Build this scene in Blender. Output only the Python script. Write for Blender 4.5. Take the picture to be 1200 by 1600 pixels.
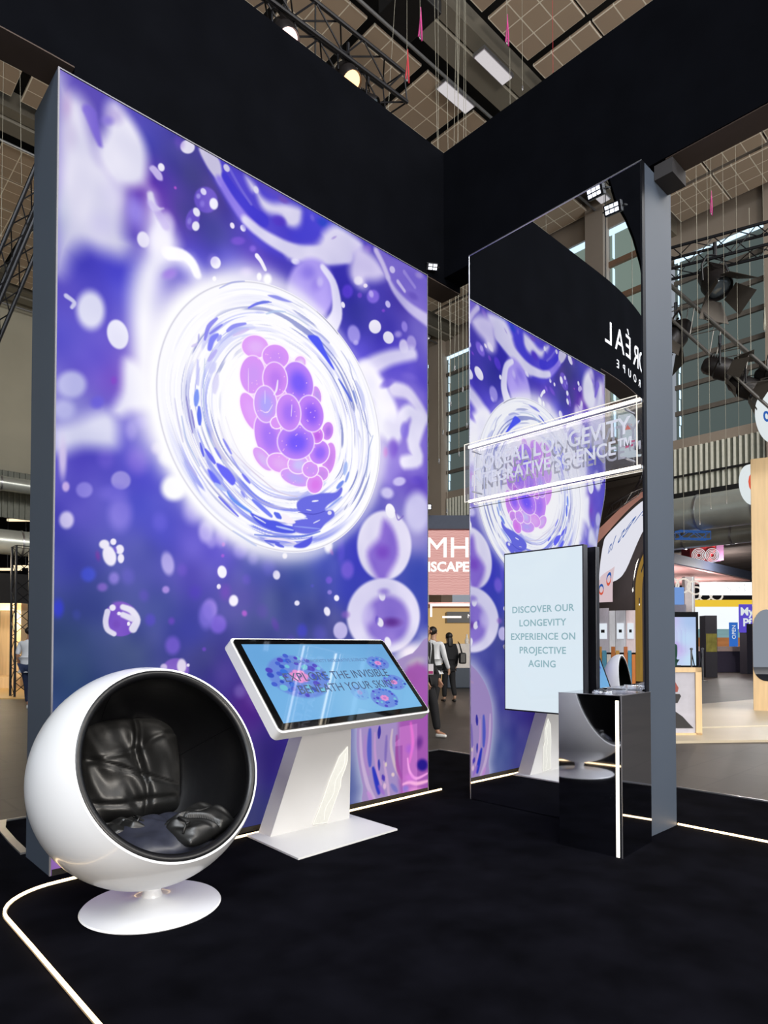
import bpy, bmesh, math, random
import numpy as np
from mathutils import Vector, Matrix
for o in list(bpy.data.objects): bpy.data.objects.remove(o, do_unlink=True)
SC = bpy.context.scene
COL = SC.collection
R = math.radians
# ------------------------------------------------------------------ camera
cd = bpy.data.cameras.new('camera'); cam = bpy.data.objects.new('camera', cd); COL.objects.link(cam)
cam.location = (0, 0, 1.36)
cam.rotation_euler = (R(90 + 1.2612), 0, R(46.875 - 90))
cd.sensor_fit = 'VERTICAL'; cd.sensor_height = 36.0; cd.sensor_width = 27.0
cd.lens = 1020.773 / 1600 * 36.0
cd.shift_y = (984.23 - 800) / 1600
cd.clip_start = 0.05; cd.clip_end = 200
SC.camera = cam
# ------------------------------------------------------------------ view, world, large lights
SC.view_settings.view_transform = 'Standard'; SC.view_settings.look = 'None'
SC.view_settings.exposure = 0.0; SC.view_settings.gamma = 1.0
SC.view_settings.use_curve_mapping = False
world = bpy.data.worlds.new('hall_daylight'); SC.world = world; world.use_nodes = True
bgn = world.node_tree.nodes['Background']
bgn.inputs[0].default_value = (0.80, 0.88, 1.0, 1); bgn.inputs[1].default_value = 0.36

def lamp(name, kind, loc, energy, color=(1, 1, 1), size=1.0, size_y=None, aim=None, spot=None):
    l = bpy.data.lights.new(name, kind); l.energy = energy; l.color = color
    if kind == 'AREA':
        l.size = size
        if size_y: l.shape = 'RECTANGLE'; l.size_y = size_y
    elif kind != 'SUN': l.shadow_soft_size = size
    if spot: l.spot_size = R(spot); l.spot_blend = 0.6
    o = bpy.data.objects.new(name, l); COL.objects.link(o); o.location = loc
    if aim is not None:
        o.rotation_euler = (Vector(aim) - Vector(loc)).to_track_quat('-Z', 'Y').to_euler()
    return o
lamp('hall_area_light', 'AREA', (6, -9, 13.0), 1300, (1.0, 0.95, 0.88), 9, 6, aim=(8, 2, 0))
lamp('hall_area_light', 'AREA', (15, -9, 13.0), 1900, (1.0, 0.95, 0.88), 8, 8, aim=(15, 2, 0))
lamp('hall_area_light', 'AREA', (-5, -6, 13.0), 2200, (0.92, 0.96, 1.0), 6, 6, aim=(-2, 3, 0))
lamp('hall_area_light', 'AREA', (-8.0, -3.2, 6.5), 480, (0.93, 0.97, 1.0), 4, 4, aim=(1.4, 3.3, 0.6))  # unseen area light added from the left to brighten the chair
lamp('roof_fill_light', 'AREA', (0, -11, 3.0), 1700, (1.0, 0.93, 0.84), 6, 3, aim=(12, 9, 14.4))  # unseen uplight added behind the viewpoint to brighten the roof panels
lamp('booth_lamp', 'AREA', (-1.2, -3.6, 3.0), 48, (1.0, 0.92, 0.82), 2.5, 1.5, aim=(2.6, 3.6, 0.5))
for lx, ly in ((28, 16), (36, 12), (44, 16), (27, 8)): lamp('aisle_fill_light', 'POINT', (lx, ly, 5.2), 420, (1, 0.95, 0.92), .12)  # point lights added in mid-air to brighten the dim aisle and canopy

# ------------------------------------------------------------------ materials
def s2l(c):
    c = np.asarray(c, float) / 255.0
    return np.where(c <= 0.04045, c / 12.92, ((c + 0.055) / 1.055) ** 2.4)
MC = {}
def mat(name, rgb, rough=0.5, metal=0.0, var=0.06, scale=8.0, spec=0.5, bump=0.0, coat=0.0, stretch=(1, 1, 1)):
    """procedural principled surface: base colour broken up by noise"""
    if name in MC: return MC[name]
    m = bpy.data.materials.new(name); m.use_nodes = True; nt = m.node_tree; n = nt.nodes; L = nt.links
    b = n['Principled BSDF']; c = s2l(rgb)
    tc = n.new('ShaderNodeTexCoord'); mp = n.new('ShaderNodeMapping'); mp.inputs['Scale'].default_value = stretch
    nz = n.new('ShaderNodeTexNoise'); nz.inputs['Scale'].default_value = scale; nz.inputs['Detail'].default_value = 4
    rp = n.new('ShaderNodeValToRGB')
    rp.color_ramp.elements[0].position = 0.3; rp.color_ramp.elements[1].position = 0.7
    rp.color_ramp.elements[0].color = (*np.clip(c * (1 - var), 0, 1), 1); rp.color_ramp.elements[1].color = (*np.clip(c * (1 + var), 0, 1), 1)
    L.new(tc.outputs['Object'], mp.inputs[0]); L.new(mp.outputs[0], nz.inputs['Vector']); L.new(nz.outputs[0], rp.inputs[0]); L.new(rp.outputs[0], b.inputs['Base Color'])
    b.inputs['Roughness'].default_value = rough; b.inputs['Metallic'].default_value = metal
    b.inputs['Specular IOR Level'].default_value = spec
    b.inputs['Coat Weight'].default_value = coat
    if bump:
        bp = n.new('ShaderNodeBump'); bp.inputs['Strength'].default_value = bump; bp.inputs['Distance'].default_value = 0.02
        L.new(nz.outputs[0], bp.inputs['Height']); L.new(bp.outputs[0], b.inputs['Normal'])
    MC[name] = m; return m
def emit(name, rgb, s=1.0, gloss=0.0, var=0.0, scale=3.0):
    """emissive surface"""
    if name in MC: return MC[name]
    m = bpy.data.materials.new(name); m.use_nodes = True; nt = m.node_tree; n = nt.nodes; L = nt.links
    b = n['Principled BSDF']; c = s2l(rgb)
    b.inputs['Base Color'].default_value = (0.01, 0.01, 0.01, 1); b.inputs['Roughness'].default_value = 0.06 if gloss else 0.6
    b.inputs['Specular IOR Level'].default_value = 0.5 * gloss
    b.inputs['Emission Strength'].default_value = s
    nz = n.new('ShaderNodeTexNoise'); nz.inputs['Scale'].default_value = scale
    rp = n.new('ShaderNodeValToRGB'); rp.color_ramp.elements[0].color = (*(c * (1 - var)), 1); rp.color_ramp.elements[1].color = (*c, 1)
    L.new(nz.outputs[0], rp.inputs[0]); L.new(rp.outputs[0], b.inputs['Emission Color'])
    MC[name] = m; return m
def paint_mat(name, gloss=0.0, s=1.0, lit=True):
    m = bpy.data.materials.new(name); m.use_nodes = True; nt = m.node_tree; n = nt.nodes; L = nt.links
    b = n['Principled BSDF']; at = n.new('ShaderNodeAttribute'); at.attribute_name = 'print'
    b.inputs['Roughness'].default_value = 0.04 if gloss else 0.5; b.inputs['Specular IOR Level'].default_value = 0.5 * gloss
    if lit:
        b.inputs['Base Color'].default_value = (0.01, 0.01, 0.01, 1)
        L.new(at.outputs['Color'], b.inputs['Emission Color']); b.inputs['Emission Strength'].default_value = s
    else: L.new(at.outputs['Color'], b.inputs['Base Color'])
    return m
def clear_mat(name, tint=(0.9, 0.93, 1.0), glossw=0.12, milky=0.0):
    m = bpy.data.materials.new(name); m.use_nodes = True; nt = m.node_tree; n = nt.nodes; L = nt.links
    n.remove(n['Principled BSDF']); out = n['Material Output']
    tr = n.new('ShaderNodeBsdfTransparent'); tr.inputs[0].default_value = (*tint, 1)
    gl = n.new('ShaderNodeBsdfGlossy'); gl.inputs['Roughness'].default_value = 0.03
    df = n.new('ShaderNodeBsdfDiffuse'); df.inputs[0].default_value = (0.8, 0.8, 0.85, 1)
    m1 = n.new('ShaderNodeMixShader'); m1.inputs[0].default_value = glossw
    m2 = n.new('ShaderNodeMixShader'); m2.inputs[0].default_value = milky
    L.new(tr.outputs[0], m1.inputs[1]); L.new(gl.outputs[0], m1.inputs[2]); L.new(m1.outputs[0], m2.inputs[1]); L.new(df.outputs[0], m2.inputs[2]); L.new(m2.outputs[0], out.inputs[0])
    return m

M_hdr = mat('black_fabric_header', (8, 9, 13), 0.95, var=0.15, scale=3, spec=0.02)
M_side = mat('grey_lacquer_side', (62, 71, 84), 0.55, var=0.03, scale=1.5)
M_frame = mat('dark_aluminium', (40, 42, 48), 0.35, 0.8)
M_alu = mat('silver_aluminium', (190, 190, 195), 0.3, 0.9)
M_carpet = mat('black_carpet', (10, 10, 15), 1.0, var=0.45, scale=3.5, spec=0.02, bump=0.2)
M_white = mat('white_lacquer', (222, 223, 226), 0.28, var=0.01, scale=2, coat=0.3)
M_kiosk = mat('white_powder_coat', (208, 207, 206), 0.4, var=0.015, scale=3)
M_black = mat('black_plastic', (14, 14, 16), 0.35, var=0.1)
M_matt = mat('matt_black_metal', (18, 18, 20), 0.6, 0.2, var=0.2)
M_leather = mat('black_leather', (10, 10, 13), 0.36, var=0.15, scale=30, spec=0.5, bump=0.05)
M_leatherb = mat('soft_black_leather', (25, 25, 25), 0.40, var=0.15, scale=22, spec=0.6, bump=0.06)
M_mirror = mat('mirror_glass', (238, 240, 243), 0.0, 1.0, var=0.0)
M_chrome = mat('polished_dark_steel', (178, 180, 188), 0.03, 1.0, var=0.0)
M_led = emit('warm_white_led', (255, 218, 165), 6.0)
M_led2 = emit('sign_led', (255, 240, 214), 7.0)
M_conc = mat('hall_concrete', (150, 146, 134), 0.85, var=0.12, scale=1.2)

# ------------------------------------------------------------------ mesh helpers
def tag(o, label=None, cat=None, group=None, kind=None):
    if label: o['label'] = label
    if cat: o['category'] = cat
    if group: o['group'] = group
    if kind: o['kind'] = kind
    return o
def thing(name, label, cat, loc=(0, 0, 0), rz=0.0, group=None):
    o = bpy.data.objects.new(name, None); COL.objects.link(o); o.empty_display_size = 0.1
    o.location = loc; o.rotation_euler = (0, 0, rz)
    return tag(o, label, cat, group)
def link(name, me, m=None, parent=None, smooth=False):
    o = bpy.data.objects.new(name, me); COL.objects.link(o)
    if m is not None:
        for q in (m if isinstance(m, (list, tuple)) else [m]): me.materials.append(q)
    if parent is not None: o.parent = parent
    if smooth:
        me.polygons.foreach_set('use_smooth', [True] * len(me.polygons))
    return o
def obj(name, bm, m=None, parent=None, smooth=False):
    bmesh.ops.recalc_face_normals(bm, faces=bm.faces)
    me = bpy.data.meshes.new(name); bm.to_mesh(me); bm.free()
    o = link(name, me, m, parent, smooth)
    if smooth == 'auto':
        me.polygons.foreach_set('use_smooth', [True] * len(me.polygons))
        try: me.set_sharp_from_angle(angle=R(35))
        except Exception: pass
    return o
def B(): return bmesh.new()
def box(bm, lo, hi, M=None, bev=0.0):
    lo = Vector(lo); hi = Vector(hi); c = (lo + hi) / 2; s = hi - lo
    r = bmesh.ops.create_cube(bm, size=1.0, matrix=Matrix.Translation(c) @ Matrix.Diagonal((s.x, s.y, s.z, 1)))
    vs = r['verts']
    if bev:
        es = list({e for v in vs for e in v.link_edges})
        rr = bmesh.ops.bevel(bm, geom=es, offset=bev, segments=2, affect='EDGES', profile=0.5)
        vs = list({v for f in rr['faces'] for v in f.verts} | {v for v in vs if v.is_valid})
    if M is not None: bmesh.ops.transform(bm, matrix=M, verts=vs)
    return bm
def frame_of(d):
    d = Vector(d).normalized(); a = Vector((0, 0, 1)) if abs(d.z) < 0.95 else Vector((1, 0, 0))
    x = d.cross(a).normalized(); return x, x.cross(d).normalized()
def tube(bm, pts, r, seg=8, closed=False, caps=True):
    pts = [Vector(p) for p in pts]; n = len(pts); rs = r if isinstance(r, (list, tuple)) else [r] * n
    rings = []
    x0 = None
    for i, p in enumerate(pts):
        if closed: d = pts[(i + 1) % n] - pts[i - 1]
        else: d = pts[min(i + 1, n - 1)] - pts[max(i - 1, 0)]
        d.normalize()
        if x0 is None: x, y = frame_of(d)
        else:
            x = (x0 - d * x0.dot(d)).normalized(); y = x.cross(d).normalized()
        x0 = x
        rings.append([bm.verts.new(p + (x * math.cos(2 * math.pi * k / seg) + y * math.sin(2 * math.pi * k / seg)) * rs[i]) for k in range(seg)])
    m = n if closed else n - 1
    for i in range(m):
        a, b = rings[i], rings[(i + 1) % n]
        for k in range(seg): bm.faces.new((a[k], a[(k + 1) % seg], b[(k + 1) % seg], b[k]))
    if caps and not closed: bm.faces.new(rings[0]); bm.faces.new(rings[-1])
    return bm
def bar(bm, a, b, w, h):
    """rectangular bar from a to b"""
    a = Vector(a); b = Vector(b); x, y = frame_of(b - a)
    q = [(-w / 2, -h / 2), (w / 2, -h / 2), (w / 2, h / 2), (-w / 2, h / 2)]
    A = [bm.verts.new(a + x * u + y * v) for u, v in q]; C = [bm.verts.new(b + x * u + y * v) for u, v in q]
    for k in range(4): bm.faces.new((A[k], A[(k + 1) % 4], C[(k + 1) % 4], C[k]))
    bm.faces.new(A); bm.faces.new(C); return bm
def lathe(bm, prof, seg=48, M=None):
    rings = []
    for r, z in prof:
        if r < 1e-6: rings.append([bm.verts.new((0, 0, z))])
        else: rings.append([bm.verts.new((r * math.cos(2 * math.pi * k / seg), r * math.sin(2 * math.pi * k / seg), z)) for k in range(seg)])
    for a, b in zip(rings, rings[1:]):
        for k in range(seg):
            q = [a[k % len(a)], a[(k + 1) % len(a)], b[(k + 1) % len(b)], b[k % len(b)]]
            u = []
            for v in q:
                if v not in u: u.append(v)
            if len(u) > 2:
                try: bm.faces.new(u)
                except ValueError: pass
    if M is not None: bmesh.ops.transform(bm, matrix=M, verts=[v for r_ in rings for v in r_])
    return bm
def prism(bm, poly, z0, z1, M=None):
    """extrude polygon (x,y) from z0 to z1"""
    a = [bm.verts.new((x, y, z0)) for x, y in poly]; b = [bm.verts.new((x, y, z1)) for x, y in poly]; n = len(poly)
    for k in range(n): bm.faces.new((a[k], a[(k + 1) % n], b[(k + 1) % n], b[k]))
    bm.faces.new(a); bm.faces.new(b)
    if M is not None: bmesh.ops.transform(bm, matrix=M, verts=a + b)
    return bm
def basis(o, u, v):
    """matrix whose x is u, y is v, z is u x v, origin o"""
    u = Vector(u).normalized(); v = Vector(v).normalized(); w = u.cross(v).normalized()
    M = Matrix.Identity(4)
    for i in range(3): M[i][0], M[i][1], M[i][2], M[i][3] = u[i], v[i], w[i], o[i]
    return M
def text(name, s, size, M, m, parent=None, ext=0.001, align='CENTER', space=1.0, bold=0.0, xs=1.0):
    c = bpy.data.curves.new(name, 'FONT'); c.body = s; c.size = size; c.extrude = ext; c.align_x = align; c.align_y = 'CENTER'
    c.space_character = space; c.offset = bold; c.resolution_u = 3
    t = bpy.data.objects.new('tmp_text', c); COL.objects.link(t)
    dg = bpy.context.evaluated_depsgraph_get(); dg.update()
    me = bpy.data.meshes.new_from_object(t.evaluated_get(dg)); bpy.data.objects.remove(t, do_unlink=True)
    me.transform(M @ Matrix.Diagonal((xs, 1, 1, 1))); me.name = name; me.materials.clear()
    return link(name, me, m, parent)
def copy_tree(o, parent=None):
    c = o.copy(); COL.objects.link(c); c.parent = parent
    for ch in list(o.children): copy_tree(ch, c)
    return c
CELL=(1.6167,3.065,1.0159,1.0019,-132.079)
BASE=((0.033,4.767,92,72,192),(0.181,4.736,82,62,182),(0.418,4.728,72,60,190),(0.553,4.646,50,55,185),(0.685,4.617,60,60,155),(0.86,4.573,62,66,132),(0.624,4.456,85,50,190),(0.792,4.297,72,76,145),(0.573,4.367,125,50,190),(0.67,4.241,128,60,205),(0.716,4.11,92,70,195),(1.031,4.247,74,78,160),(0.864,3.997,85,78,228),(1.133,4.106,85,75,228),(1.343,4.24,92,62,205),(1.005,4.531,75,55,150),(1.368,4.538,66,55,212),(1.536,4.787,95,72,200),(1.835,4.725,65,60,205),(2.093,4.789,30,55,190),(2.369,4.666,95,75,200),(2.229,4.366,60,45,190),(2.341,4.18,42,42,160),(2.665,4.193,58,46,178),(2.902,4.449,80,60,180),(3.109,4.227,120,105,210),(2.37,3.766,90,75,225),(2.821,3.902,100,80,225),(2.983,3.717,100,80,215),(2.861,3.165,115,80,205),(3.107,2.893,105,75,205),(2.372,2.091,60,60,205),(2.268,1.817,50,60,190),(3.105,1.983,45,65,180),(3.064,2.388,170,160,225),(0.154,3.648,75,66,202),(0.387,3.679,85,80,226),(0.028,3.482,95,80,205),(0.03,3.213,92,85,215),(0.234,3.121,110,95,225),(0.352,3.035,130,80,210),(0.089,2.767,175,172,235),(0.497,2.785,150,140,236),(0.396,2.639,118,108,230),(0.165,2.473,90,75,205),(0.279,2.455,88,78,205),(0.562,2.466,90,85,225),(0.131,2.195,85,75,200),(0.08,1.881,72,78,180),(0.522,2.252,80,85,215),(0.651,2.102,85,85,220),(0.566,1.967,70,78,172),(0.249,1.621,62,78,150),(0.067,1.385,50,78,122),(0.105,1.157,46,78,118),(0.448,1.286,60,80,132),(0.655,1.598,62,78,160),(0.879,1.824,85,72,190),(0.881,1.454,62,68,175),(0.977,1.258,50,55,130),(1.07,2.017,100,85,220),(0.877,2.041,120,105,230),(1.382,1.907,85,95,190),(1.549,1.68,70,86,152),(1.783,1.888,70,92,172),(1.845,1.593,65,78,150),(1.384,1.485,66,80,150),(1.276,1.69,85,75,175),(1.969,2.054,75,90,200),(2.1,1.498,70,75,155),(1.125,1.165,80,60,160),(1.333,0.928,105,55,150),(1.498,0.54,60,45,125),(1.391,0.089,45,50,110),(0.886,0.74,60,50,130),(0.454,0.58,60,55,130),(0.081,0.027,175,125,195),(0.076,0.441,70,70,130),(0.263,0.062,150,110,180),(1.668,0.907,70,55,150),(2.236,0.195,95,110,170),(1.789,0.163,60,60,140))
ART_BACK=[
('P',(-0.003,4.699,0.048,4.697,0.114,4.697,0.163,4.653,0.186,4.559,0.222,4.469,0.253,4.389,0.301,4.348,0.365,4.286,0.406,4.223,0.411,4.122,0.408,3.976,0.446,3.909,0.385,3.822,0.267,3.805,0.167,3.796,0.079,3.712,0.001,3.633),(212,210,234),1,0.0943,1),('E',0.049,4.6,17.227,0.173,3.659,-6.377,0.189,(188,162,212),0.7,1),('E',0.041,3.952,13.886,0.141,1.971,-4.288,0.265,(200,205,226),0.6,1),
('P',(0.222,4.429,0.279,4.589,0.289,4.726,0.336,4.786,0.418,4.749,0.485,4.686,0.532,4.61,0.55,4.517,0.538,4.384,0.488,4.321,0.406,4.277,0.341,4.262,0.262,4.328),(226,224,242),1,0.0574,1),('E',0.329,4.699,10.976,-4.601,-0.298,-9.623,0.133,(150,130,205),0.55,0.9),('S',(0.182,4.636,0.213,4.553,0.245,4.469),0.0431,0.0157,(108,86,205),0.85,0.0314),
('E',0.29,4.644,17.104,-2.515,7.538,-20.129,0.076,(130,112,212),0.8,0.9),('E',0.473,4.15,9.867,1.977,3.567,-5.595,0.216,(156,142,238),0.75,0.9),('P',(0.573,4.324,0.617,4.217,0.688,4.18,0.752,4.086,0.78,4.002,0.864,3.997,0.921,3.917,0.893,3.875,0.827,3.898,0.753,3.904,0.691,3.844,0.639,3.721,0.614,3.49,0.582,3.226,0.532,3.044,0.489,3.198,0.449,3.516,0.46,3.728,0.529,3.923,0.549,4.101),(238,236,252),1,0.0869,1),
('E',0.524,3.989,18.33,5.757,10.637,-15.255,0.085,(226,222,245),1,0.3),('E',0.582,4.252,14.841,9.167,12.329,-13.241,0.088,(178,160,235),0.6,0.6),('P',(0.547,4.303,0.582,4.328,0.604,4.262,0.634,4.25,0.661,4.258,0.613,4.215,0.574,4.218),(225,222,242),0.9,0.0129,1),
('E',0.641,4.525,28.793,13.492,23.504,-27.156,0.048,(235,232,248),1,0.35),('P',(0.559,4.479,0.589,4.511,0.641,4.486,0.651,4.443,0.616,4.43,0.581,4.456),(205,190,238),0.95,0.0086,1),('E',0.74,4.435,44.983,38.558,51.486,-49.273,0.023,(190,80,210),0.9,0.8),
('E',0.826,4.761,18.58,-5.807,3.231,-17.651,0.076,(222,218,238),1,0.25),('E',0.765,4.76,13.593,6.592,10.466,-11.816,0.105,(120,75,205),0.4,0.9),('E',0.112,4.103,11.064,-1.594,1.217,-4.172,0.278,(192,190,222),0.45,0.9),
('E',0.326,4.205,8.385,0.076,2.937,-6.115,0.22,(214,208,240),0.5,0.9),('E',0.265,3.974,7.563,0.07,3.068,-6.88,0.203,(206,200,238),0.5,0.9),('E',0.072,4.436,15.207,0.152,3.453,-6.363,0.192,(198,186,222),0.5,0.9),
('S',(0.69,3.969,0.794,3.999,0.864,3.974,0.902,3.91),0.0451,0.0316,(250,248,255),0.95,0.0271),('E',0.636,4.045,9.551,-3.003,0.485,-6.462,0.167,(240,237,252),0.7,0.7),('E',0.688,4.184,10.926,5.037,6.694,-8.324,0.141,(222,214,246),0.6,0.8),
('E',0.704,3.832,9.927,4.481,13.462,-18.056,0.098,(150,108,226),0.75,0.8),('S',(0.574,4.248,0.617,4.217,0.671,4.146),0.0216,0.0303,(196,180,238),0.6,0.0259),('E',0.966,4.459,7.857,3.84,7.311,-9.003,0.154,(106,82,200),1,0.2),
('E',0.946,4.508,25.087,22.376,27.914,-27.293,0.04,(215,210,245),1,0.35),('E',1.025,4.459,22.591,4.909,12.354,-19.581,0.069,(236,234,250),1,0.35),('E',0.908,4.458,41.757,0.283,17.68,-37.127,0.038,(170,160,235),0.8,0.7),
('E',0.937,4.418,34.501,0.23,12.978,-27.735,0.049,(140,120,225),0.8,0.8),('E',0.867,4.278,19.224,-4.725,2.156,-10.864,0.108,(110,85,200),1,0.25),('E',0.895,4.34,24.465,15.956,20.18,-22.436,0.051,(240,238,252),1,0.35),
('E',0.89,4.24,30.025,0.205,11.037,-24.869,0.055,(242,240,252),1,0.35),('E',0.843,4.254,45.511,-7.533,7.839,-27.778,0.044,(150,135,228),0.8,0.7),('E',0.861,4.427,70.616,0.491,35.519,-74.803,0.02,(200,190,240),0.01,0.35),
('E',1.172,4.369,37.215,18.601,25.941,-33.53,0.036,(238,230,250),1,0.35),('E',1.261,4.39,26.204,18.082,23.472,-27.354,0.044,(240,236,250),1,0.35),('E',1.042,4.047,19.022,6.44,12.519,-19.223,0.071,(246,244,254),1,0.25),
('E',1.023,4.061,14.34,4.845,9.928,-15.145,0.091,(160,140,240),0.35,0.8),('E',1.22,4.278,12.705,0.071,10.14,-23.692,0.079,(112,76,208),0.9,0.6),('E',1.343,4.273,22.998,0.117,10.995,-26.196,0.056,(130,95,225),0.8,0.8),
('S',(1.381,4.232,1.414,4.207,1.448,4.162),0.0207,0.0155,(240,236,252),1,0.0103),('E',1.398,4.085,36.256,0.177,10.142,-26.037,0.049,(248,246,255),1,0.5),('E',1.471,4.094,19.736,0.091,6.646,-17.183,0.078,(250,250,255),1,0.6),
('E',1.033,3.929,50.424,0.318,17.031,-43.958,0.03,(250,245,252),1,0.5),('E',1.29,4.076,11.686,0.062,6.95,-17.626,0.09,(175,145,240),0.7,0.9),('P',(0.93,4.802,1.103,4.81,1.479,4.769,2.093,4.763,2.369,4.748,2.369,4.638,2.161,4.488,1.836,4.358,1.596,4.31,1.397,4.315,1.261,4.409,1.115,4.538,1.004,4.668),(78,64,205),1,0.048,1),
('P',(0.911,4.801,1.053,4.803,1.088,4.71,1.084,4.611,1.029,4.653,0.964,4.707),(206,200,226),1,0.0143,1),('S',(1.074,4.648,1.166,4.553,1.261,4.475,1.347,4.437),0.0347,0.0446,(146,126,234),0.95,0.0446),('S',(1.114,4.695,1.218,4.606,1.358,4.538,1.424,4.529),0.0302,0.0553,(58,48,206),0.9,0.0251),
('S',(1.144,4.775,1.239,4.672,1.325,4.599),0.0125,0.0125,(112,100,216),0.9,0.015),('E',1.124,4.765,22.951,21.72,24.017,-23.223,0.045,(210,204,232),1,0.35),('S',(1.282,4.456,1.397,4.421,1.537,4.404,1.714,4.409,1.963,4.481,2.229,4.602),0.0355,0.0764,(218,213,242),1,0.0437),
('P',(1.281,4.778,1.356,4.758,1.412,4.698,1.502,4.692,1.629,4.742,1.773,4.768,1.798,4.688,1.737,4.595,1.653,4.583,1.594,4.626,1.479,4.598,1.412,4.621,1.368,4.696,1.324,4.704),(220,215,240),1,0.0424,1),('E',1.368,4.725,27.378,14.397,19.593,-24.39,0.049,(226,222,242),1,0.5),('E',1.611,4.763,13.922,-6.7,0.554,-25.41,0.092,(108,72,182),0.85,0.8),
('E',1.571,4.581,12.164,-5.308,0.877,-16.712,0.111,(84,52,198),0.85,0.7),('E',1.75,4.545,11.299,-3.164,5.04,-23.899,0.107,(100,72,208),0.8,0.8),('P',(1.798,4.749,1.872,4.814,1.975,4.809,2.12,4.78,2.014,4.68,1.911,4.574,1.774,4.495,1.665,4.508,1.689,4.559,1.774,4.637),(64,56,206),1,0.051,1),
('E',1.988,4.758,12.589,-6.811,-0.276,-16.596,0.111,(22,55,192),0.9,0.8),('E',1.885,4.748,23.726,13.357,15.181,-20.233,0.057,(110,95,215),0.7,0.8),('P',(2.001,4.685,2.133,4.796,2.383,4.776,2.398,4.705,2.27,4.571,2.094,4.461,1.849,4.368,1.654,4.334,1.666,4.409,1.899,4.527,1.975,4.622),(218,213,240),1,0.0468,1),
('E',2.106,4.684,12.672,13.514,48.397,-54.404,0.051,(165,145,215),0.7,0.8),('E',1.726,4.333,18.302,-6.742,2.752,-26.712,0.071,(232,228,250),0.9,0.6),('E',2.47,4.746,15.594,-9.005,-0.295,-17.352,0.096,(122,92,200),0.9,0.8),
('P',(2.341,4.714,2.485,4.719,2.604,4.679,2.681,4.596,2.589,4.515,2.47,4.464,2.456,4.414,2.398,4.381,2.306,4.4,2.271,4.468,2.291,4.606),(206,197,236),1,0.0634,1),('E',2.369,4.43,15.554,0.018,7.834,-20.328,0.074,(228,222,242),0.9,0.5),('E',2.449,4.417,34.32,0.029,17.211,-45.304,0.033,(235,225,242),0.9,0.4),
('P',(2.544,4.789,2.743,4.792,3.222,4.771,3.221,4.348,3.067,4.343,2.886,4.408,2.758,4.523,2.65,4.629),(112,94,198),1,0.0206,1),('S',(2.574,4.767,2.65,4.686,2.712,4.596),0.0296,0.0296,(196,186,228),0.95,0.0395),('S',(2.712,4.585,2.806,4.495,2.984,4.42,3.221,4.384),0.0173,0.0622,(190,182,228),0.95,0.0484),
('E',2.766,4.681,19.145,11.903,15.489,-23.38,0.056,(190,180,228),1,0.35),('S',(2.838,4.599,2.918,4.548),0.0206,0.0171,(196,186,230),0.9,0.0206),('S',(2.918,4.718,3.051,4.634),0.021,0.0175,(150,135,215),0.8,0.021),
('E',3.11,4.764,13.427,-8.384,-0.285,-20.688,0.104,(160,145,210),0.7,0.8),('E',3.025,4.541,9.559,-6.942,-2.187,-17.314,0.134,(88,68,180),0.8,0.8),('E',1.881,4.17,3.782,0.011,1.309,-3.483,0.386,(168,150,238),1,0.25),
('E',1.837,4.291,8.03,0.026,4.293,-10.886,0.141,(128,108,226),0.6,0.9),('E',1.931,4.225,12.317,-4.701,0.871,-10.118,0.123,(140,118,226),0.6,0.9),('S',(1.995,4.39,2.094,4.314,2.134,4.181,2.135,4.054,2.068,3.926),0.0296,0.065,(232,228,250),0.95,0.0296),
('E',1.963,4.263,19.419,0.053,6.17,-16.067,0.082,(205,196,245),0.6,0.8),('E',2.25,4.293,13.119,0.021,4.962,-13.277,0.104,(96,64,214),0.9,0.5),('E',2.202,4.163,35.36,13.914,17.133,-30.124,0.04,(236,232,250),1,0.35),
('E',2.537,4.356,11.199,0.006,5.081,-13.799,0.105,(124,96,220),0.9,0.4),('E',2.515,4.37,22.647,9.324,12.427,-21.712,0.058,(176,160,236),0.9,0.6),('E',2.384,4.31,27.911,0.03,11.262,-30.468,0.046,(110,62,200),0.8,0.6),
('E',2.712,4.352,22.1,13.349,14.788,-23.588,0.051,(190,180,236),1,0.35),('E',2.658,4.276,32.642,0.001,15.622,-44.232,0.033,(125,60,205),0.8,0.8),('E',2.559,4.101,10.823,4.424,7.735,-14.428,0.099,(230,226,244),1,0.2),
('E',2.719,4.058,11.275,6.683,8.88,-15.031,0.095,(230,226,244),1,0.2),('E',2.32,3.956,10.524,3.217,4.932,-10.038,0.127,(160,148,232),0.9,0.4),('E',2.342,3.892,23.546,0.029,9.802,-30.729,0.046,(190,180,240),0.7,0.7),
('E',2.91,4.039,12.428,3.308,5.339,-12.108,0.106,(205,196,236),0.95,0.4),('E',3.008,4.105,12.119,3.264,5.309,-11.967,0.107,(176,162,226),0.8,0.4),('E',2.918,4.222,18.487,4.95,7.105,-15.374,0.08,(150,132,226),0.85,0.5),
('E',2.837,4.126,13.91,-0.009,7.108,-21.68,0.072,(180,165,232),0.7,0.8),('P',(2.457,3.572,2.589,3.698,2.696,3.638,2.837,3.653,2.983,3.74,3.168,3.708,3.22,3.541,3.218,3.003,3.065,2.892,2.9,2.897,2.758,2.747,2.635,2.771,2.59,3.052),(150,132,224),0.7,0.0948,1),('S',(2.413,3.658,2.574,3.783,2.758,3.894,3.025,4.01),0.0825,0.0561,(218,213,242),0.95,0.0792),
('S',(2.471,3.653,2.605,3.546,2.711,3.416,2.758,3.246),0.1207,0.1207,(232,229,250),1,0.0939),('E',2.605,3.306,6.637,0.002,1.064,-4.485,0.259,(238,236,252),0.9,0.6),('S',(2.711,3.258,2.821,3.26,2.885,3.389,2.983,3.471,3.083,3.437),0.0683,0.058,(226,222,246),1,0.0655),
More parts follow.
